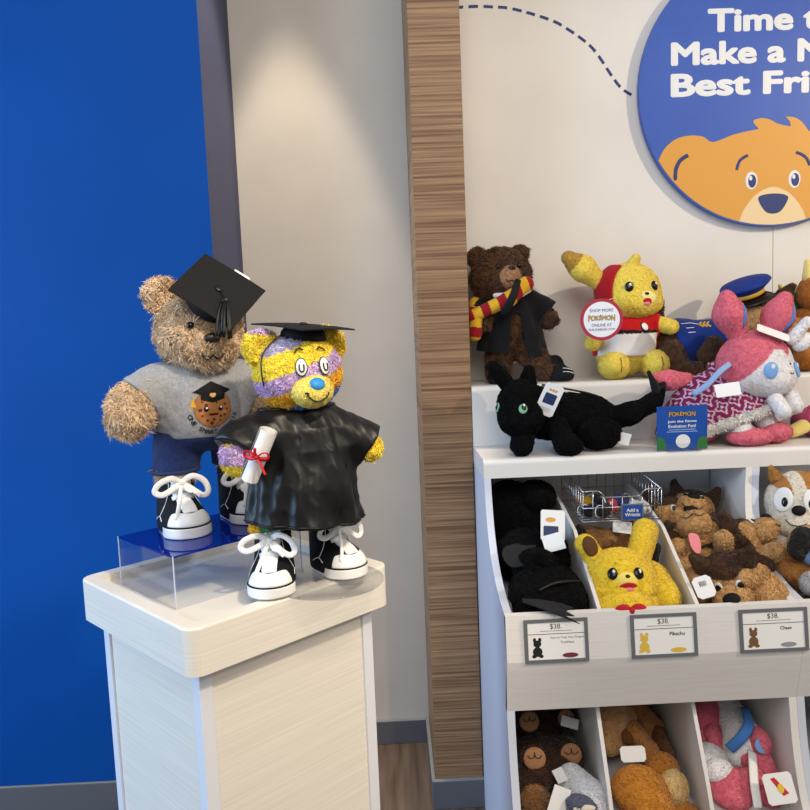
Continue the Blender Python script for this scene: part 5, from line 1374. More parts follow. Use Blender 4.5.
# ------------------------------------------------------------------ wire basket and the plush in the bins
def wthing(name, label, cat, root, group=None):
    t = thing(name, label, cat, root, group=group); return t, Matrix.Translation(-Vector(root))
WB0 = (0.597, 2.09, 0.962)
wb, Mw = wthing('wire_basket', 'chrome wire basket hung above the yellow plush bin with a small blue sign', 'basket', WB0)
bx0, bx1, by0, by1, bz0, bz1 = 0.494, 0.700, 1.985, 2.235, 0.962, 1.042
b = MB()
rim = smooth_poly([(bx0, by0, bz1), (bx0+0.04, by0, bz1), (bx0+0.055, by0, bz1-0.014), (bx0+0.065, by0, bz1-0.017), (bx1-0.065, by0, bz1-0.017), (bx1-0.055, by0, bz1-0.014), (bx1-0.04, by0, bz1), (bx1, by0, bz1)], 3, False)
b.tube(rim, 0.0018, 6)
for z in (bz0, (bz0+bz1)/2-0.004):
    b.tube([(bx0, by0, z), (bx1, by0, z), (bx1, by1, z), (bx0, by1, z)], 0.0015, 6, closed=True)
b.tube([(bx0, by0, bz1), (bx0, by1, bz1+0.02), (bx1, by1, bz1+0.02), (bx1, by0, bz1)], 0.0018, 6)
n = 8
for k in range(n+1):
    x = bx0+(bx1-bx0)*k/n; zt_ = bz1 if (k < 2 or k > n-2) else bz1-0.017
    b.tube([(x, by0, zt_), (x, by0, bz0), (x, by1, bz0), (x, by1, bz1+0.02)], 0.0012, 5)
for k in range(1, 10):
    y = by0+(by1-by0)*k/10
    for x in (bx0, bx1): b.tube([(x, y, bz1+0.02*k/10), (x, y, bz0)], 0.0012, 5)
    b.tube([(bx0, y, bz0), (bx1, y, bz0)], 0.0010, 5)
b.build('wire_frame', CHROME, wb, True, M=Mw)
hooks = MB()
for x in (bx0+0.02, bx1-0.02): MB().tube([(x, by1, bz1+0.02), (x, 2.255, bz1+0.03), (x, 2.262, bz1+0.01)], 0.0018, 6).build('hook', CHROME, wb, True, M=Mw)
ps = MB().box((0.590, 1.972, 0.964), (0.648, 1.975, 1.008), 0.0008).build('sign_frame', GREY_METAL, wb, M=Mw)
MB().box((0.5935, 1.9712, 0.9675), (0.6445, 1.972, 1.0045)).build('sign_face', mat('sign_royal_blue', (24, 72, 158), 0.45), ps, M=Mw)
for s, z in (('Add a', 0.992), ('Wristie', 0.980)):
    o = text_on('lettering', s, WHITE_INK, ps, Vector((0.619, 1.9710, z))-Vector(WB0), UX, UY, height=0.0095, bold=0.02)
for k, (x, y, c) in enumerate(((0.520, 2.03, (20, 20, 22)), (0.555, 2.02, (34, 28, 30)), (0.590, 2.06, (196, 50, 50)), (0.575, 2.12, (24, 24, 26)), (0.660, 2.04, (230, 228, 226)), (0.540, 2.14, (222, 180, 60)), (0.640, 2.13, (60, 80, 150)))):
    lab = ['small black wrist plush at the left front of the wire basket', 'small dark brown wrist plush in the wire basket beside the black one', 'small red wrist plush in the middle of the wire basket', 'small black wrist plush at the back of the wire basket',
           'small white wrist plush at the right front of the wire basket', 'small yellow wrist plush at the back left of the wire basket', 'small blue wrist plush at the back right of the wire basket'][k]
    t = thing('wrist_plush', lab, 'plush toy', (x, y, bz0+0.002), 0.6*k, group='wrist plush in the basket')
    soft('body', t, uni(0.01, ell((0, 0, 0.016), (0.020, 0.016, 0.016)), ell((0.016, 0, 0.024), (0.012, 0.012, 0.012))), 0.003, c, SHORT, fur=(0.003, 0.004))
    MB().tube([(-0.014+0.016*math.cos(a), 0.0, 0.018+0.016*math.sin(a)) for a in [2*PI*j/20 for j in range(20)]], 0.0018, 6, flat=0.5, closed=True).build('wrist_band', mat('white_cotton_lace', (240, 240, 240)), t, True)

# black plush heap
DK = mottle((7, 7, 8), (16, 16, 17), 110)
def lump(t, M, name, s, col=DK, fur=(0.005, 0.007), vox=0.0042, material=None, label=None):
    return soft(name, t, s, vox, col, material or DARKFUR, fur=fur, M=M, label=label)
t, M = wthing('black_bin_plush', 'black plush at the front of the left upper bin, felt wing over the edge', 'plush toy', (0.367, 1.83, 0.765), 'black plush in the left upper bin')
lump(t, M, 'body', uni(0.03, ell((0.366, 1.86, 0.830), (0.088, 0.095, 0.066)), ell((0.34, 1.79, 0.815), (0.066, 0.06, 0.050)), ell((0.41, 1.80, 0.815), (0.045, 0.06, 0.046))))
lump(t, M, 'head', uni(0.02, ell((0.352, 1.90, 0.872), (0.062, 0.055, 0.050)), cap((0.362, 1.86, 0.895), (0.352, 1.845, 0.925), 0.022, 0.014)))
lump(t, M, 'paw', ell((0.293, 1.800, 0.842), (0.028, 0.030, 0.027)))
lump(t, M, 'arm', cap((0.345, 1.85, 0.872), (0.415, 1.83, 0.848), 0.028, 0.026))
b = MB(); pr = [(0.292, 1.765, 0.842), (0.330, 1.742, 0.846), (0.372, 1.724, 0.842), (0.398, 1.703, 0.838), (0.378, 1.700, 0.832), (0.398, 1.693, 0.822), (0.374, 1.696, 0.824), (0.408, 1.6865, 0.806), (0.352, 1.700, 0.828), (0.314, 1.722, 0.838), (0.290, 1.745, 0.840)]
bm = bmesh.new(); A = [bm.verts.new(Vector(p)+Vector((0, 0, 0.004))) for p in pr]; B = [bm.verts.new(Vector(p)+Vector((0, 0.001, 0.0015))) for p in pr]
bm.faces.new(A); bm.faces.new(B[::-1])
for i in range(len(pr)): bm.faces.new((A[i], A[(i+1) % len(pr)], B[(i+1) % len(pr)], B[i]))
bmesh.ops.triangulate(bm, faces=[f for f in bm.faces if len(f.verts) > 4]); b._bm(bm)
b.build('wing_flap', noise_mat('charcoal_felt', (30, 30, 32), (40, 40, 42), nscale=200, rough=0.9), t, M=M)
MB().tube(smooth_poly([(0.330, 1.755, 0.866), (0.365, 1.762, 0.878), (0.405, 1.785, 0.874), (0.440, 1.82, 0.860)], 5, False), 0.004, 8).build('strap', BLACK_SATIN, t, True, M=M)
card('hang_tag', t, Vector((0.305, 1.775, 0.843))+M.translation, (0.85, -0.3, 0.35), (0.1, 0.8, 0.6), 0.05, 0.014, label='white paper tag')
t, M = wthing('black_bin_plush', 'black plush lying in the middle of the left upper bin with a flat black wing', 'plush toy', (0.33, 2.0, 0.800), 'black plush in the left upper bin')
lump(t, M, 'body', uni(0.03, ell((0.340, 2.00, 0.874), (0.078, 0.085, 0.072)), ell((0.40, 1.99, 0.87), (0.055, 0.08, 0.060))))
lump(t, M, 'head', ell((0.40, 1.965, 0.905), (0.046, 0.04, 0.036)))
MB().prism(smooth_poly([(0.268, 1.90), (0.285, 1.94), (0.36, 1.955), (0.352, 1.92), (0.33, 1.87), (0.285, 1.855)], 3), 0.0, 0.003, 2, M=Matrix.Translation((0, 0, 0.912)) @ Matrix.Translation((0.31, 1.92, 0)) @ Matrix.Rotation(0.35, 4, 'X') @ Matrix.Translation((-0.31, -1.92, 0))).build('wing_flap', mat('charcoal_felt', (30, 30, 32)), t, M=M)
tg = Vector((0.405, 1.945, 0.968))+M.translation
c_ = card('hang_tag', t, tg, (0.99, -0.05, -0.08), (0.10, 0.35, 0.93), 0.062, 0.078, cut=0.004, label='pale blue paper tag')
n_ = Vector((0.99, -0.05, -0.08)).normalized(); u_ = (n_.cross(Vector((0.10, 0.35, 0.93)))).cross(n_).normalized()
b = MB(); flat_on(b, rrect(-0.024, -0.030, 0.014, -0.002, 0.003), tg, n_, u_, 0.0014); b.build('tag_picture', mat('dusk_blue_ink', (40, 56, 96), 0.5), c_)
b = MB(); flat_on(b, ellipse(-0.006, 0.014, 0.013, 0.006), tg, n_, u_, 0.0014); b.build('tag_mark', mat('gold_ink', (226, 160, 70), 0.5), c_)
card('care_label', t, Vector((0.400, 1.915, 0.932))+M.translation, (0.93, -0.1, 0.25), (-0.1, 0.45, 0.85), 0.052, 0.044, label='white printed care label')
t, M = wthing('black_bin_plush', 'black plush at the dark back of the left upper bin', 'plush toy', (0.36, 2.15, 0.83), 'black plush in the left upper bin')
lump(t, M, 'body', uni(0.04, ell((0.355, 2.15, 0.93), (0.090, 0.090, 0.095)), ell((0.32, 2.15, 0.99), (0.055, 0.07, 0.055))))
lump(t, M, 'head', ell((0.395, 2.12, 1.005), (0.055, 0.06, 0.046)))

# yellow plush in the middle bin
YB = mottle((240, 204, 40), (250, 218, 66), 120)
t, M = wthing('yellow_bin_plush', 'yellow plush lying face up at the front of the middle upper bin', 'plush toy', (0.545, 1.83, 0.765), 'yellow plush in the middle upper bin')
fh = np.array((0.547, 1.845, 0.866)); fhf = uni(0.02, ell(fh, (0.086, 0.072, 0.064)), ell(fh+(0.002, -0.02, -0.016), (0.080, 0.062, 0.048)))
tr = np.array(M.translation)
def wp(s): return SDF(lambda P: s(P-tr), s.lo+tr, s.hi+tr)
fl = wp(fhf); flc = fh+tr
soft('head', t, fl, 0.0036, YB, SHORT, fur=(0.003, 0.005))
es1 = wp(uni(0.02, cap((0.500, 1.86, 0.885), (0.470, 1.872, 0.936), 0.028, 0.026)))
e_ = soft('ear', t, es1, 0.0034, YB, SHORT, fur=(0.003, 0.005))
q, n = hitp(es1, np.array((0.474, 1.870, 0.930))+tr, (0.05, -1, 0.35)); button('ear_lining', e_, q, n, 0.0185, 0.026, 0.006, mat('brown_felt', (92, 60, 30), 0.9), roll=0.3, label='brown felt ear lining')
soft('ear', t, wp(cap((0.605, 1.88, 0.895), (0.640, 1.935, 0.945), 0.030, 0.032)), 0.0034, YB, SHORT, fur=(0.003, 0.005))
for a in (-0.52, 0.34): dome_eye(t, fl, flc, fd(a, 0.30), 0.0120, 0.0145, BLACK_PLASTIC, 0.005, 0.003)
mm = wp(ell(fh+(-0.004, -0.062, 0.004), (0.034, 0.020, 0.024))); soft('muzzle', t, mm, 0.003, (250, 226, 110), SHORT, label='pale yellow muzzle')
q, n = hitp(mm, flc+(-0.004, -0.06, 0.014), (0, -1, 0.35)); button('nose', t, q, n, 0.006, 0.0045, 0.004, BROWN_EYE)
q, n = hitp(mm, flc+(-0.004, -0.06, -0.004), (0, -1, -0.15)); m_ = button('mouth', t, q, n, 0.0215, 0.0145, 0.004, mat('red_felt', (186, 24, 36), 0.8), label='open red felt mouth'); button('tongue', m_, q+n*0.002+np.array((0, 0, -0.005)), n, 0.014, 0.0075, 0.004, mat('pink_felt', (236, 140, 146), 0.8))
soft('body', t, wp(uni(0.03, ell((0.545, 1.80, 0.805), (0.085, 0.068, 0.045)), ell((0.535, 1.768, 0.806), (0.060, 0.045, 0.038)))), 0.0036, YB, SHORT, fur=(0.003, 0.005))
soft('arm', t, wp(uni(0.01, cap((0.490, 1.80, 0.842), (0.528, 1.772, 0.846), 0.022, 0.018))), 0.0034, YB, SHORT, fur=(0.003, 0.005))
soft('arm', t, wp(cap((0.615, 1.82, 0.846), (0.588, 1.778, 0.846), 0.024, 0.020)), 0.0034, YB, SHORT, fur=(0.003, 0.005))
bow = MB()
for s in (-1, 1): bow.ball(np.array((0.535+s*0.018, 1.722, 0.822))+tr, (0.019, 0.008, 0.014))
bow.ball(np.array((0.535, 1.716, 0.822))+tr, (0.008, 0.007, 0.009))
bow.build('red_bow', mat('red_felt', (186, 24, 36), 0.8), t, True, label='red felt bow')
t, M = wthing('yellow_bin_plush', 'yellow plush behind the face-up one at the right of the middle upper bin', 'plush toy', (0.648, 1.90, 0.785), 'yellow plush in the middle upper bin')
soft('body', t, uni(0.02, ell((0.640, 1.885, 0.826), (0.044, 0.090, 0.052)), ell((0.645, 1.81, 0.812), (0.036, 0.05, 0.045))), 0.0036, YB, SHORT, fur=(0.003, 0.005), M=M)
soft('ear', t, cap((0.650, 1.94, 0.860), (0.660, 1.92, 0.905), 0.022, 0.014), 0.0034, (24, 22, 24), SHORT, fur=(0.003, 0.005), M=M, label='black ear tip')

# tan and brown dogs: each with muzzle, nose, ears and eyes
TAN_D = mottle((200, 152, 92), (222, 178, 120), 110); BRN_D = mottle((58, 38, 24), (92, 62, 40), 110)
def dog_proto(label, loc, rot, scale=1.0, group='brown dog plush in the right upper bin', tongue=False):
    t = thing('dog_plush', label, 'plush toy', loc, group=group, rot=rot, scale=scale)
    hs = ell((0, 0, 0), (0.066, 0.060, 0.058))
    soft('head', t, hs, 0.0038, lambda V: np.where(((V[:, 1] < -0.016) & (V[:, 2] < 0.030))[:, None], TAN_D(V), BRN_D(V)), fur=(0.006, 0.008))
    ms = ell((0, -0.062, -0.016), (0.046, 0.044, 0.036)); soft('muzzle', t, ms, 0.0036, TAN_D, fur=(0.005, 0.007), label='tan muzzle')
    q, n = hitp(ms, (0, -0.062, -0.002), (0, -1, 0.35)); button('nose', t, q+n*0.003, n, 0.0195, 0.0150, 0.010, BLACK_FELT)
    stitch('mouth', t, grow(ms, 0.004), (0, -0.062, -0.022), [(-0.8, -1, 0), (-0.4, -1, -0.25), (0, -1, -0.1), (0.4, -1, -0.25), (0.8, -1, 0)], 0.0013, BLACK_INK)
    for s in (-1, 1):
        soft('ear', t, uni(0.01, cap((s*0.050, 0.0, 0.040), (s*0.066, -0.006, 0.074), 0.024, 0.010)), 0.0038, BRN_D, fur=(0.005, 0.008))
        e = dome_eye(t, hs, (0, 0, 0), (s*0.42, -1, 0.30), 0.010, 0.013, WHITE_INK, 0.004, 0.005, False)
        q, n = hitp(hs, (0, 0, 0), (s*0.42, -1, 0.27)); button('iris', e, q+n*0.0085, n, 0.0075, 0.010, 0.003, BROWN_EYE)
        soft('paw', t, cap((s*0.055, 0.02, -0.070), (s*0.060, -0.050, -0.082), 0.026, 0.024), 0.0038, TAN_D, fur=(0.006, 0.008), label='tan foreleg')
    soft('body', t, uni(0.03, ell((0, 0.075, -0.050), (0.066, 0.090, 0.050))), 0.0040, lambda V: np.where((V[:, 2] < -0.062)[:, None], TAN_D(V), BRN_D(V)), fur=(0.006, 0.008))
    return t
D = math.radians
d1 = dog_proto('brown and tan dog plush at the front of the right upper bin, beside a tag', (0.806, 1.822, 0.856), (D(22), D(-14), D(-24)))
dup(d1, loc=(0.893, 1.950, 0.905), rot=(D(-42), D(22), D(62)), label='dog plush in the right upper bin, nose pointing up to the right', scale=0.92)
dup(d1, loc=(0.794, 1.990, 0.905), rot=(D(-66), D(-12), D(-14)), label='dog plush in the middle of the right upper bin, muzzle tipped up', scale=0.92)
dup(d1, loc=(0.842, 2.140, 0.945), rot=(D(-32), D(8), D(-24)), label='dog plush at the shaded back of the right upper bin, facing out', scale=0.9)
dup(d1, loc=(0.762, 2.130, 0.935), rot=(D(-14), D(0), D(30)), label='dog plush at the back left of the right upper bin against the divider', scale=0.9)
t, M = wthing('dog_plush', 'tan bodied dog plush lying across the right front of the right upper bin', 'plush toy', (0.888, 1.83, 0.77), 'brown dog plush in the right upper bin')
def fl_(name, s, col, lab=None): return soft(name, t, s, 0.0038, col, fur=(0.006, 0.008), M=M, label=lab)
fl_('body', uni(0.03, ell((0.880, 1.82, 0.822), (0.052, 0.065, 0.048), (0, 0.3, 0)), ell((0.895, 1.775, 0.806), (0.040, 0.040, 0.034))), TAN_D)
fl_('foreleg', cap((0.870, 1.80, 0.862), (0.822, 1.770, 0.868), 0.026, 0.021), TAN_D)
fl_('hind_leg', cap((0.880, 1.765, 0.805), (0.862, 1.735, 0.788), 0.024, 0.022), TAN_D)
fl_('back', uni(0.03, ell((0.862, 1.885, 0.860), (0.062, 0.05, 0.040)), ell((0.900, 1.86, 0.872), (0.03, 0.04, 0.024))), BRN_D, 'dark brown back')
fl_('paw_pad', ell((0.903, 1.735, 0.802), (0.014, 0.012, 0.014)), const((20, 18, 18)))
t, M = wthing('dog_plush', 'tan dog plush pressed along the divider at the left of the right upper bin', 'plush toy', (0.725, 1.90, 0.79), 'brown dog plush in the right upper bin')
fl_('body', uni(0.03, cap((0.730, 1.84, 0.820), (0.738, 1.95, 0.862), 0.036, 0.040)), TAN_D)
fl_('leg', cap((0.735, 1.85, 0.845), (0.726, 1.80, 0.825), 0.024, 0.022), TAN_D)
fl_('head', ell((0.740, 1.985, 0.890), (0.038, 0.04, 0.036)), BRN_D)
tongue = MB().prism(smooth_poly([(-0.010, 0.022), (0.012, 0.018), (0.013, -0.012), (0.004, -0.030), (-0.010, -0.016)], 4), 0, 0.004, 1, M=Matrix.Translation(Vector((0.752, 1.895, 0.922))+M.translation) @ Matrix.Rotation(D(-35), 4, 'X')).build('tongue', mat('pink_felt', (224, 120, 140), 0.8), t, label='pink felt tongue')
c_ = card('hang_tag', t, Vector((0.722, 1.765, 0.852))+M.translation, (0.93, -0.1, 0.28), (-0.22, 0.55, 0.80), 0.044, 0.052, cut=0.008, label='white paper tag with a bar code')
n_ = Vector((0.93, -0.1, 0.28)).normalized(); u_ = (n_.cross(Vector((-0.22, 0.55, 0.80)))).cross(n_).normalized()
b = MB()
for k in range(7): flat_on(b, [(-0.008+0.0024*k, 0.002), (-0.0068+0.0024*k-0.0004*(k % 2), 0.002), (-0.0068+0.0024*k-0.0004*(k % 2), 0.014), (-0.008+0.0024*k, 0.014)], Vector((0.722, 1.765, 0.852))+M.translation, n_, u_, 0.0014)
b.build('bar_code', BLACK_INK, c_)

# next unit: white-faced dog and a black-eared hound
t, M = wthing('white_faced_dog_plush', 'cream dog plush with white eye patches and black nose, upper bin at the right edge', 'plush toy', (1.030, 1.985, 0.800))
wh_ = np.array((1.072, 2.000, 0.985)); whf = uni(0.03, ell(wh_, (0.088, 0.070, 0.084)), ell(wh_+(-0.004, -0.03, -0.05), (0.080, 0.058, 0.042)))
soft('head', t, wp_ if False else SDF(lambda P, s=whf, d=np.array(M.translation): s(P-d), whf.lo+np.array(M.translation), whf.hi+np.array(M.translation)), 0.0040,
     lambda V: np.where(((V[:, 2]+0.800 > 1.035-0.6*np.abs(np.abs(V[:, 0]+1.030-1.045)-0.045)) & (np.abs(V[:, 0]+1.030-1.045) > 0.016))[:, None], L3(186, 130, 62), L3(232, 224, 208)), SHORT, fur=(0.003, 0.005))
tr2 = np.array(M.translation); wl = SDF(lambda P, d=tr2: whf(P-d), whf.lo+tr2, whf.hi+tr2)
for s, a in ((-1, -0.98), (1, -0.02)):
    q, n = hitp(wl, wh_+tr2, fd(a, 0.26)); e = button('eye_patch', t, q+n*0.001, n, 0.024, 0.032, 0.004, PAPER, roll=0.1*s, label='white oval eye patch')
    r_, u2, n2 = frame(n); button('eye', e, Vector(q)+n2*0.003-u2*0.006-r_*0.005*s, n2, 0.0085, 0.0135, 0.004, BLACK_PLASTIC)
q, n = hitp(wl, wh_+tr2, fd(-0.50, -0.06)); button('nose', t, q+n*0.004, n, 0.0170, 0.0135, 0.012, BLACK_FELT)
stitch('mouth', t, grow(wl, 0.001), wh_+tr2, [fd(-0.85, -0.30), fd(-0.68, -0.40), fd(-0.46, -0.42), fd(-0.28, -0.38)], 0.0013, BLACK_INK)
for s in (-1, 1): soft('ear', t, cap(wh_+tr2+(s*0.06, 0.01, 0.07), wh_+tr2+(s*0.075, 0.0, 0.095), 0.018, 0.008), 0.004, (186, 130, 62), SHORT, fur=(0.003, 0.005))
soft('body', t, uni(0.03, ell(np.array((1.040, 2.02, 0.875))+tr2, (0.090, 0.09, 0.07))), 0.0045, (228, 220, 204), SHORT, fur=(0.003, 0.005))
t, M = wthing('hound_plush', 'brown and grey hound plush with a black ear, below the white-faced dog', 'plush toy', (1.030, 1.84, 0.77))
def fl2(name, s, col, lab=None, fur=(0.004, 0.006)): return soft(name, t, s, 0.0038, col, fur=fur, M=M, label=lab)
fl2('body', uni(0.03, cap((0.985, 1.85, 0.862), (1.050, 1.78, 0.822), 0.046, 0.042), ell((1.06, 1.83, 0.83), (0.07, 0.06, 0.05))), mottle((168, 108, 52), (196, 140, 80), 90))
fl2('head', ell((1.035, 1.86, 0.915), (0.060, 0.055, 0.045)), mottle((196, 150, 96), (214, 176, 128), 90))
fl2('ear', uni(0.01, cap((0.975, 1.80, 0.950), (0.955, 1.795, 0.925), 0.026, 0.018), ell((0.978, 1.80, 0.925), (0.032, 0.014, 0.034), (0, 0.5, 0))), const((40, 38, 38)), 'charcoal felt ear')
fl2('belly', cap((0.985, 1.775, 0.845), (1.06, 1.735, 0.810), 0.028, 0.026), const((190, 188, 190)), 'pale grey belly')
fl2('collar', ell((0.995, 1.792, 0.905), (0.020, 0.014, 0.022)), const((126, 150, 196)), 'pale blue collar')
# tan plush under the basket, at the back of the middle bin
t, M = wthing('tan_plush', 'tan plush under the wire basket at the left back of the middle upper bin', 'plush toy', (0.545, 2.09, 0.815), 'tan plush under the basket')
fl2('body', uni(0.03, ell((0.545, 2.10, 0.865), (0.062, 0.075, 0.050)), cap((0.53, 2.05, 0.885), (0.57, 2.03, 0.90), 0.030, 0.026)), mottle((150, 106, 62), (178, 132, 86), 90))
fl2('ear', cap((0.505, 2.05, 0.900), (0.492, 2.03, 0.935), 0.018, 0.010), const((34, 28, 26)))
t, M = wthing('tan_plush', 'tan plush under the wire basket at the right back of the middle upper bin', 'plush toy', (0.635, 2.09, 0.815), 'tan plush under the basket')
fl2('body', uni(0.03, ell((0.632, 2.11, 0.862), (0.050, 0.07, 0.048)), cap((0.62, 2.06, 0.88), (0.65, 2.04, 0.89), 0.028, 0.024)), mottle((158, 112, 66), (186, 140, 92), 90))
card('hang_tag', t, Vector((0.605, 2.015, 0.935))+M.translation, (0.97, -0.1, -0.15), (0.1, 0.5, 0.85), 0.050, 0.032, label='white paper tag')

# lower bins
t, M = wthing('brown_bear_plush', 'dark brown bear plush upside down in the left lower bin, two tan foot pads up', 'plush toy', (0.36, 1.84, 0.345), 'brown bears in the left lower bin')
DBR = mottle((40, 24, 15), (72, 46, 28), 100)
def fl3(name, s, col, lab=None, fur=(0.007, 0.009), vox=0.0042): return soft(name, t, s, vox, col, fur=fur, M=M, label=lab)
fl3('body', uni(0.04, ell((0.355, 1.86, 0.390), (0.092, 0.10, 0.046)), ell((0.30, 1.78, 0.360), (0.036, 0.06, 0.040))), DBR)
def pad(t, M, c, n, r, lab='tan foot pad'):
    s_ = ell(c, (r, r*0.8, r*1.0)); soft('leg', t, s_, 0.0042, DBR, fur=(0.006, 0.009), M=M)
    q, nn = hitp(s_, c, n); q = Vector(q)+M.translation
    o = button('foot_pad', t, q+Vector(nn)*0.004, nn, r*0.80, r*0.80, 0.007, noise_mat('tan_suede', (150, 108, 74), (166, 122, 86), nscale=300, rough=0.9), label=lab)
    r_, u_, n_ = frame(nn); p = [q+Vector(nn)*0.0095+r_*a*r+u_*b_*r for a, b_ in ((-0.5, 0.25), (-0.3, 0.05), (-0.05, 0.15), (0.0, 0.45), (0.05, 0.15), (0.3, 0.05), (0.5, 0.25))]
    MB().tube(smooth_poly([tuple(v) for v in p], 4, False), 0.0011, 5).build('stitching', BLACK_INK, o, True)
pad(t, M, np.array((0.318, 1.815, 0.418)), (-0.05, -0.86, 0.5), 0.034); pad(t, M, np.array((0.412, 1.835, 0.412)), (-0.05, -0.86, 0.5), 0.033)
fl3('tuft', ell((0.305, 1.735, 0.362), (0.034, 0.040, 0.034)), mottle((120, 82, 44), (150, 106, 62), 100), 'lighter brown leg')
t, M = wthing('brown_bear_plush', 'dark brown bear plush at the back of the left lower bin under the fascia', 'plush toy', (0.36, 2.02, 0.365), 'brown bears in the left lower bin')
fl3('body', uni(0.04, ell((0.355, 2.03, 0.425), (0.092, 0.11, 0.064)), ell((0.33, 2.08, 0.47), (0.06, 0.07, 0.06))), DBR)
pad(t, M, np.array((0.323, 1.915, 0.462)), (-0.02, -0.9, 0.42), 0.032); pad(t, M, np.array((0.420, 1.935, 0.455)), (0.1, -0.9, 0.42), 0.028)
card('hang_tag', t, Vector((0.428, 1.895, 0.462))+M.translation, (0.95, -0.1, -0.3), (0.2, 0.6, 0.75), 0.045, 0.026, label='grey paper tag')
t, M = wthing('white_grey_plush', 'white plush with grey patches and slate foot at the front of the left lower bin', 'plush toy', (0.42, 1.72, 0.327))
fl2('body', uni(0.03, cap((0.400, 1.765, 0.390), (0.440, 1.715, 0.375), 0.036, 0.034), ell((0.435, 1.70, 0.36), (0.036, 0.05, 0.036))), lambda V: np.where((np.hypot(V[:, 0]-0.020, V[:, 2]-0.066) < 0.020)[:, None], L3(96, 98, 106), L3(226, 226, 232)), None, (0.003, 0.005))
fl2('foot', ell((0.402, 1.672, 0.386), (0.038, 0.030, 0.017), (0, 0.25, 0)), const((92, 98, 118)), 'slate grey foot', (0.003, 0.005))
q = Vector((0.402, 1.648, 0.392))+M.translation; button('sole_patch', t, q, Vector((0, -0.7, 0.6)), 0.026, 0.008, 0.005, mat('cream_felt', (224, 214, 196), 0.8))
card('hang_tag', t, Vector((0.350, 1.675, 0.395))+M.translation, (0.85, 0.1, -0.45), (0.42, 0.35, 0.80), 0.044, 0.062, label='pale blue picture tag')
card('name_tag', t, Vector((0.366, 1.735, 0.420))+M.translation, (0.7, -0.2, 0.45), (-0.45, 0.4, 0.75), 0.026, 0.032, label='white paper tag')

t, M = wthing('fawn_plush', 'fawn plush with a long drooping ear at the back of the middle lower bin', 'plush toy', (0.57, 1.93, 0.355))
FW = mottle((170, 112, 58), (194, 136, 80), 90); FWL = mottle((206, 158, 104), (220, 176, 124), 90)
fl2('head', uni(0.02, ell((0.545, 1.92, 0.455), (0.062, 0.055, 0.046)), ell((0.525, 1.885, 0.415), (0.036, 0.04, 0.036))), FWL)
fl2('ear', uni(0.02, cap((0.585, 1.87, 0.448), (0.612, 1.83, 0.415), 0.022, 0.018), cap((0.612, 1.83, 0.415), (0.632, 1.79, 0.385), 0.018, 0.015)), FW)
fl2('body', uni(0.03, ell((0.575, 1.95, 0.410), (0.085, 0.09, 0.050)), cap((0.61, 1.97, 0.46), (0.655, 1.93, 0.42), 0.032, 0.026)), FW)
fl2('tail', cap((0.600, 1.90, 0.44), (0.570, 1.865, 0.435), 0.020, 0.020), mottle((120, 76, 38), (140, 92, 50), 90))
c_ = card('hang_tag', t, Vector((0.556, 1.785, 0.434))+M.translation, (0.98, -0.1, 0.05), (0.02, 0.45, 0.88), 0.060, 0.036, cut=0.006, label='pale grey paper tag')
t, M = wthing('brown_plush', 'dark tan plush pressed into the right side of the middle lower bin', 'plush toy', (0.665, 1.93, 0.352))
fl2('body', uni(0.02, ell((0.656, 1.93, 0.392), (0.030, 0.085, 0.046)), ell((0.655, 1.85, 0.385), (0.028, 0.04, 0.035))), mottle((96, 58, 30), (120, 76, 42), 90))
t, M = wthing('orange_bin_plush', 'round orange plush at the front of the middle lower bin', 'plush toy', (0.555, 1.72, 0.325))
fl2('body', uni(0.03, ell((0.556, 1.735, 0.372), (0.066, 0.070, 0.050)), ell((0.57, 1.68, 0.345), (0.052, 0.04, 0.038))), mottle((196, 126, 40), (212, 144, 58), 90))
for x in (0.556, 0.586): fl2('felt_point', cap((x, 1.655, 0.352), (x, 1.650, 0.368), 0.008, 0.002), const((240, 222, 140)), 'cream felt point', None)
t, M = wthing('cream_plush', 'cream plush with an orange back beside the orange plush in the middle lower bin', 'plush toy', (0.64, 1.76, 0.328))
fl2('belly', ell((0.638, 1.745, 0.370), (0.036, 0.040, 0.042)), mottle((226, 190, 124), (238, 206, 146), 90), 'cream belly')
fl2('back', uni(0.02, ell((0.628, 1.790, 0.395), (0.040, 0.045, 0.030)), ell((0.655, 1.70, 0.332), (0.03, 0.04, 0.018))), mottle((190, 120, 44), (206, 140, 60), 90))

# pink and white plush heap
def pw(V): return np.where((vnoise(V, 16, 31) > 0.05)[:, None], PKC(V), WHC(V))
PWG = 'pink and white plush in the right lower bin'
t, M = wthing('pink_white_plush', 'pink plush with two drooping arms at the back left of the right lower bin', 'plush toy', (0.79, 1.90, 0.352), PWG)
fl2('body', uni(0.03, ell((0.800, 1.935, 0.440), (0.055, 0.05, 0.048)), ell((0.765, 1.93, 0.39), (0.045, 0.07, 0.045))), PKC, None, (0.003, 0.005))
fl2('arm', cap((0.790, 1.875, 0.425), (0.798, 1.845, 0.385), 0.022, 0.020), PKC, None, (0.003, 0.005))
fl2('arm', cap((0.825, 1.88, 0.432), (0.830, 1.85, 0.400), 0.018, 0.017), PKC, None, (0.003, 0.005))
fl2('belly', ell((0.765, 1.835, 0.378), (0.046, 0.05, 0.038)), WHC, 'white belly', (0.003, 0.005))
t, M = wthing('pink_white_plush', 'white plush with a pale blue eye lying across the middle of the right lower bin', 'plush toy', (0.88, 1.86, 0.345), PWG)
fl2('body', uni(0.03, cap((0.850, 1.93, 0.455), (0.856, 1.83, 0.425), 0.040, 0.044), ell((0.850, 1.83, 0.395), (0.050, 0.05, 0.045))), WHC, None, (0.003, 0.005))
q = Vector((0.864, 1.768, 0.448))+M.translation; button('eye', t, q, Vector((0.1, -0.8, 0.5)), 0.016, 0.018, 0.004, mat('pale_blue_felt', (120, 168, 228), 0.4), label='pale blue round eye')
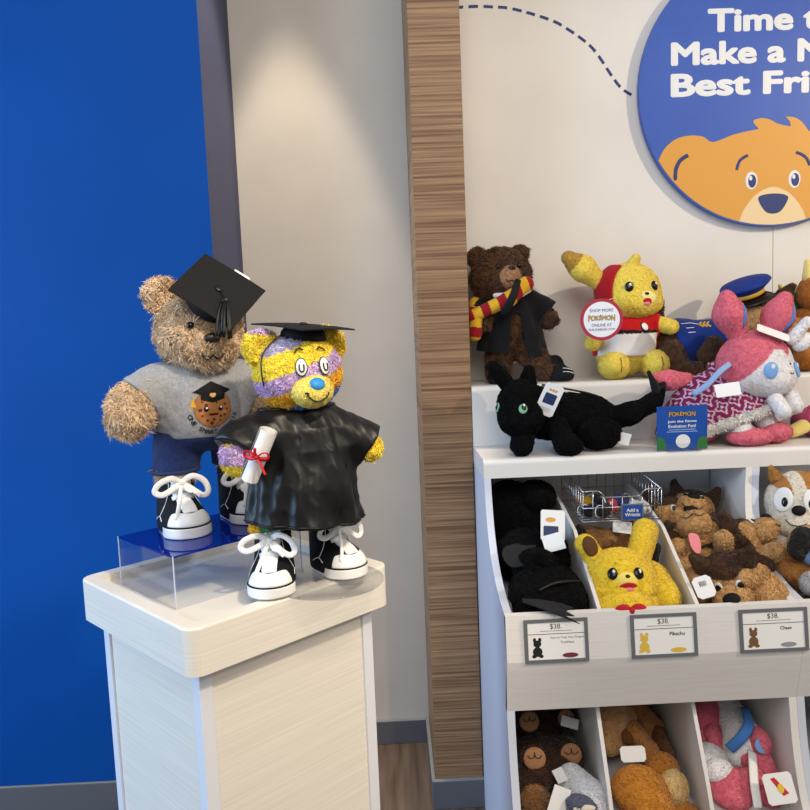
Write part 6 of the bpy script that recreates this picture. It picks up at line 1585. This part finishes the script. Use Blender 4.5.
MB().tube(smooth_poly([Vector(p)+M.translation for p in ((0.800, 1.80, 0.425), (0.822, 1.785, 0.462), (0.848, 1.80, 0.485), (0.862, 1.85, 0.500))], 5, False), 0.013, 8, flat=0.25, up=(0, -0.8, 0.6)).build('ribbon', mat('blue_felt_bright', (70, 130, 206), 0.8), t, True, label='blue felt ribbon')
fl2('patch', ell((0.872, 1.80, 0.440), (0.026, 0.04, 0.034)), PKC, 'pink side', (0.003, 0.005))
t, M = wthing('pink_white_plush', 'pink plush with a blue lined ear at the right front of the right lower bin', 'plush toy', (0.92, 1.76, 0.328), PWG)
fl2('body', uni(0.02, cap((0.866, 1.80, 0.402), (0.870, 1.755, 0.362), 0.032, 0.034), cap((0.840, 1.79, 0.404), (0.866, 1.77, 0.404), 0.018, 0.022)), PKC, None, (0.003, 0.005))
MB().tube([Vector(p)+M.translation for p in ((0.880, 1.735, 0.398), (0.888, 1.715, 0.378), (0.894, 1.705, 0.348))], [0.003, 0.009, 0.006], 8, flat=0.35, up=(0, -0.8, 0.5)).build('inner_ear', mat('blue_felt', (84, 124, 196), 0.8), t, True, label='blue inner ear')
t, M = wthing('pink_white_plush', 'pink plush crumpled at the left front of the right lower bin', 'plush toy', (0.79, 1.75, 0.328), PWG)
fl2('body', uni(0.03, ell((0.782, 1.745, 0.350), (0.050, 0.055, 0.034)), cap((0.800, 1.75, 0.372), (0.835, 1.74, 0.390), 0.026, 0.022)), PKC, None, (0.003, 0.005))
fl2('neck', ell((0.762, 1.775, 0.385), (0.036, 0.030, 0.028)), WHC, 'white neck', (0.003, 0.005))
fl2('leg', cap((0.82, 1.78, 0.36), (0.87, 1.73, 0.34), 0.026, 0.024), PKC, None, (0.003, 0.005))
MB().tube(smooth_poly([Vector(p)+M.translation for p in ((0.845, 1.775, 0.430), (0.828, 1.735, 0.418), (0.815, 1.70, 0.395), (0.812, 1.675, 0.352))], 5, False), 0.0115, 8, flat=0.18, up=(0, -0.8, 0.5)).build('ribbon', PAPER, t, True, label='white ribbon')
cc3 = Vector((0.858, 1.668, 0.402))+M.translation; n_ = Vector((0.96, -0.05, 0.12)).normalized(); u0 = Vector((-0.20, 0.45, 0.85)); u_ = (n_.cross(u0)).cross(n_).normalized()
c_ = card('hang_tag', t, cc3, n_, u0, 0.066, 0.066, cut=0.006, label='white paper tag with a red picture')
b = MB(); flat_on(b, [(-0.016, 0.022), (-0.006, 0.024), (0.018, -0.012), (0.004, -0.016)], cc3, n_, u_, 0.0014); b.build('tag_picture', mat('red_ink', (206, 40, 40), 0.5), c_)
b = MB(); flat_on(b, ellipse(0.002, 0.0, 0.007, 0.010), cc3, n_, u_, 0.0019); b.build('tag_mark', mat('yellow_print', (240, 200, 60), 0.5), c_)
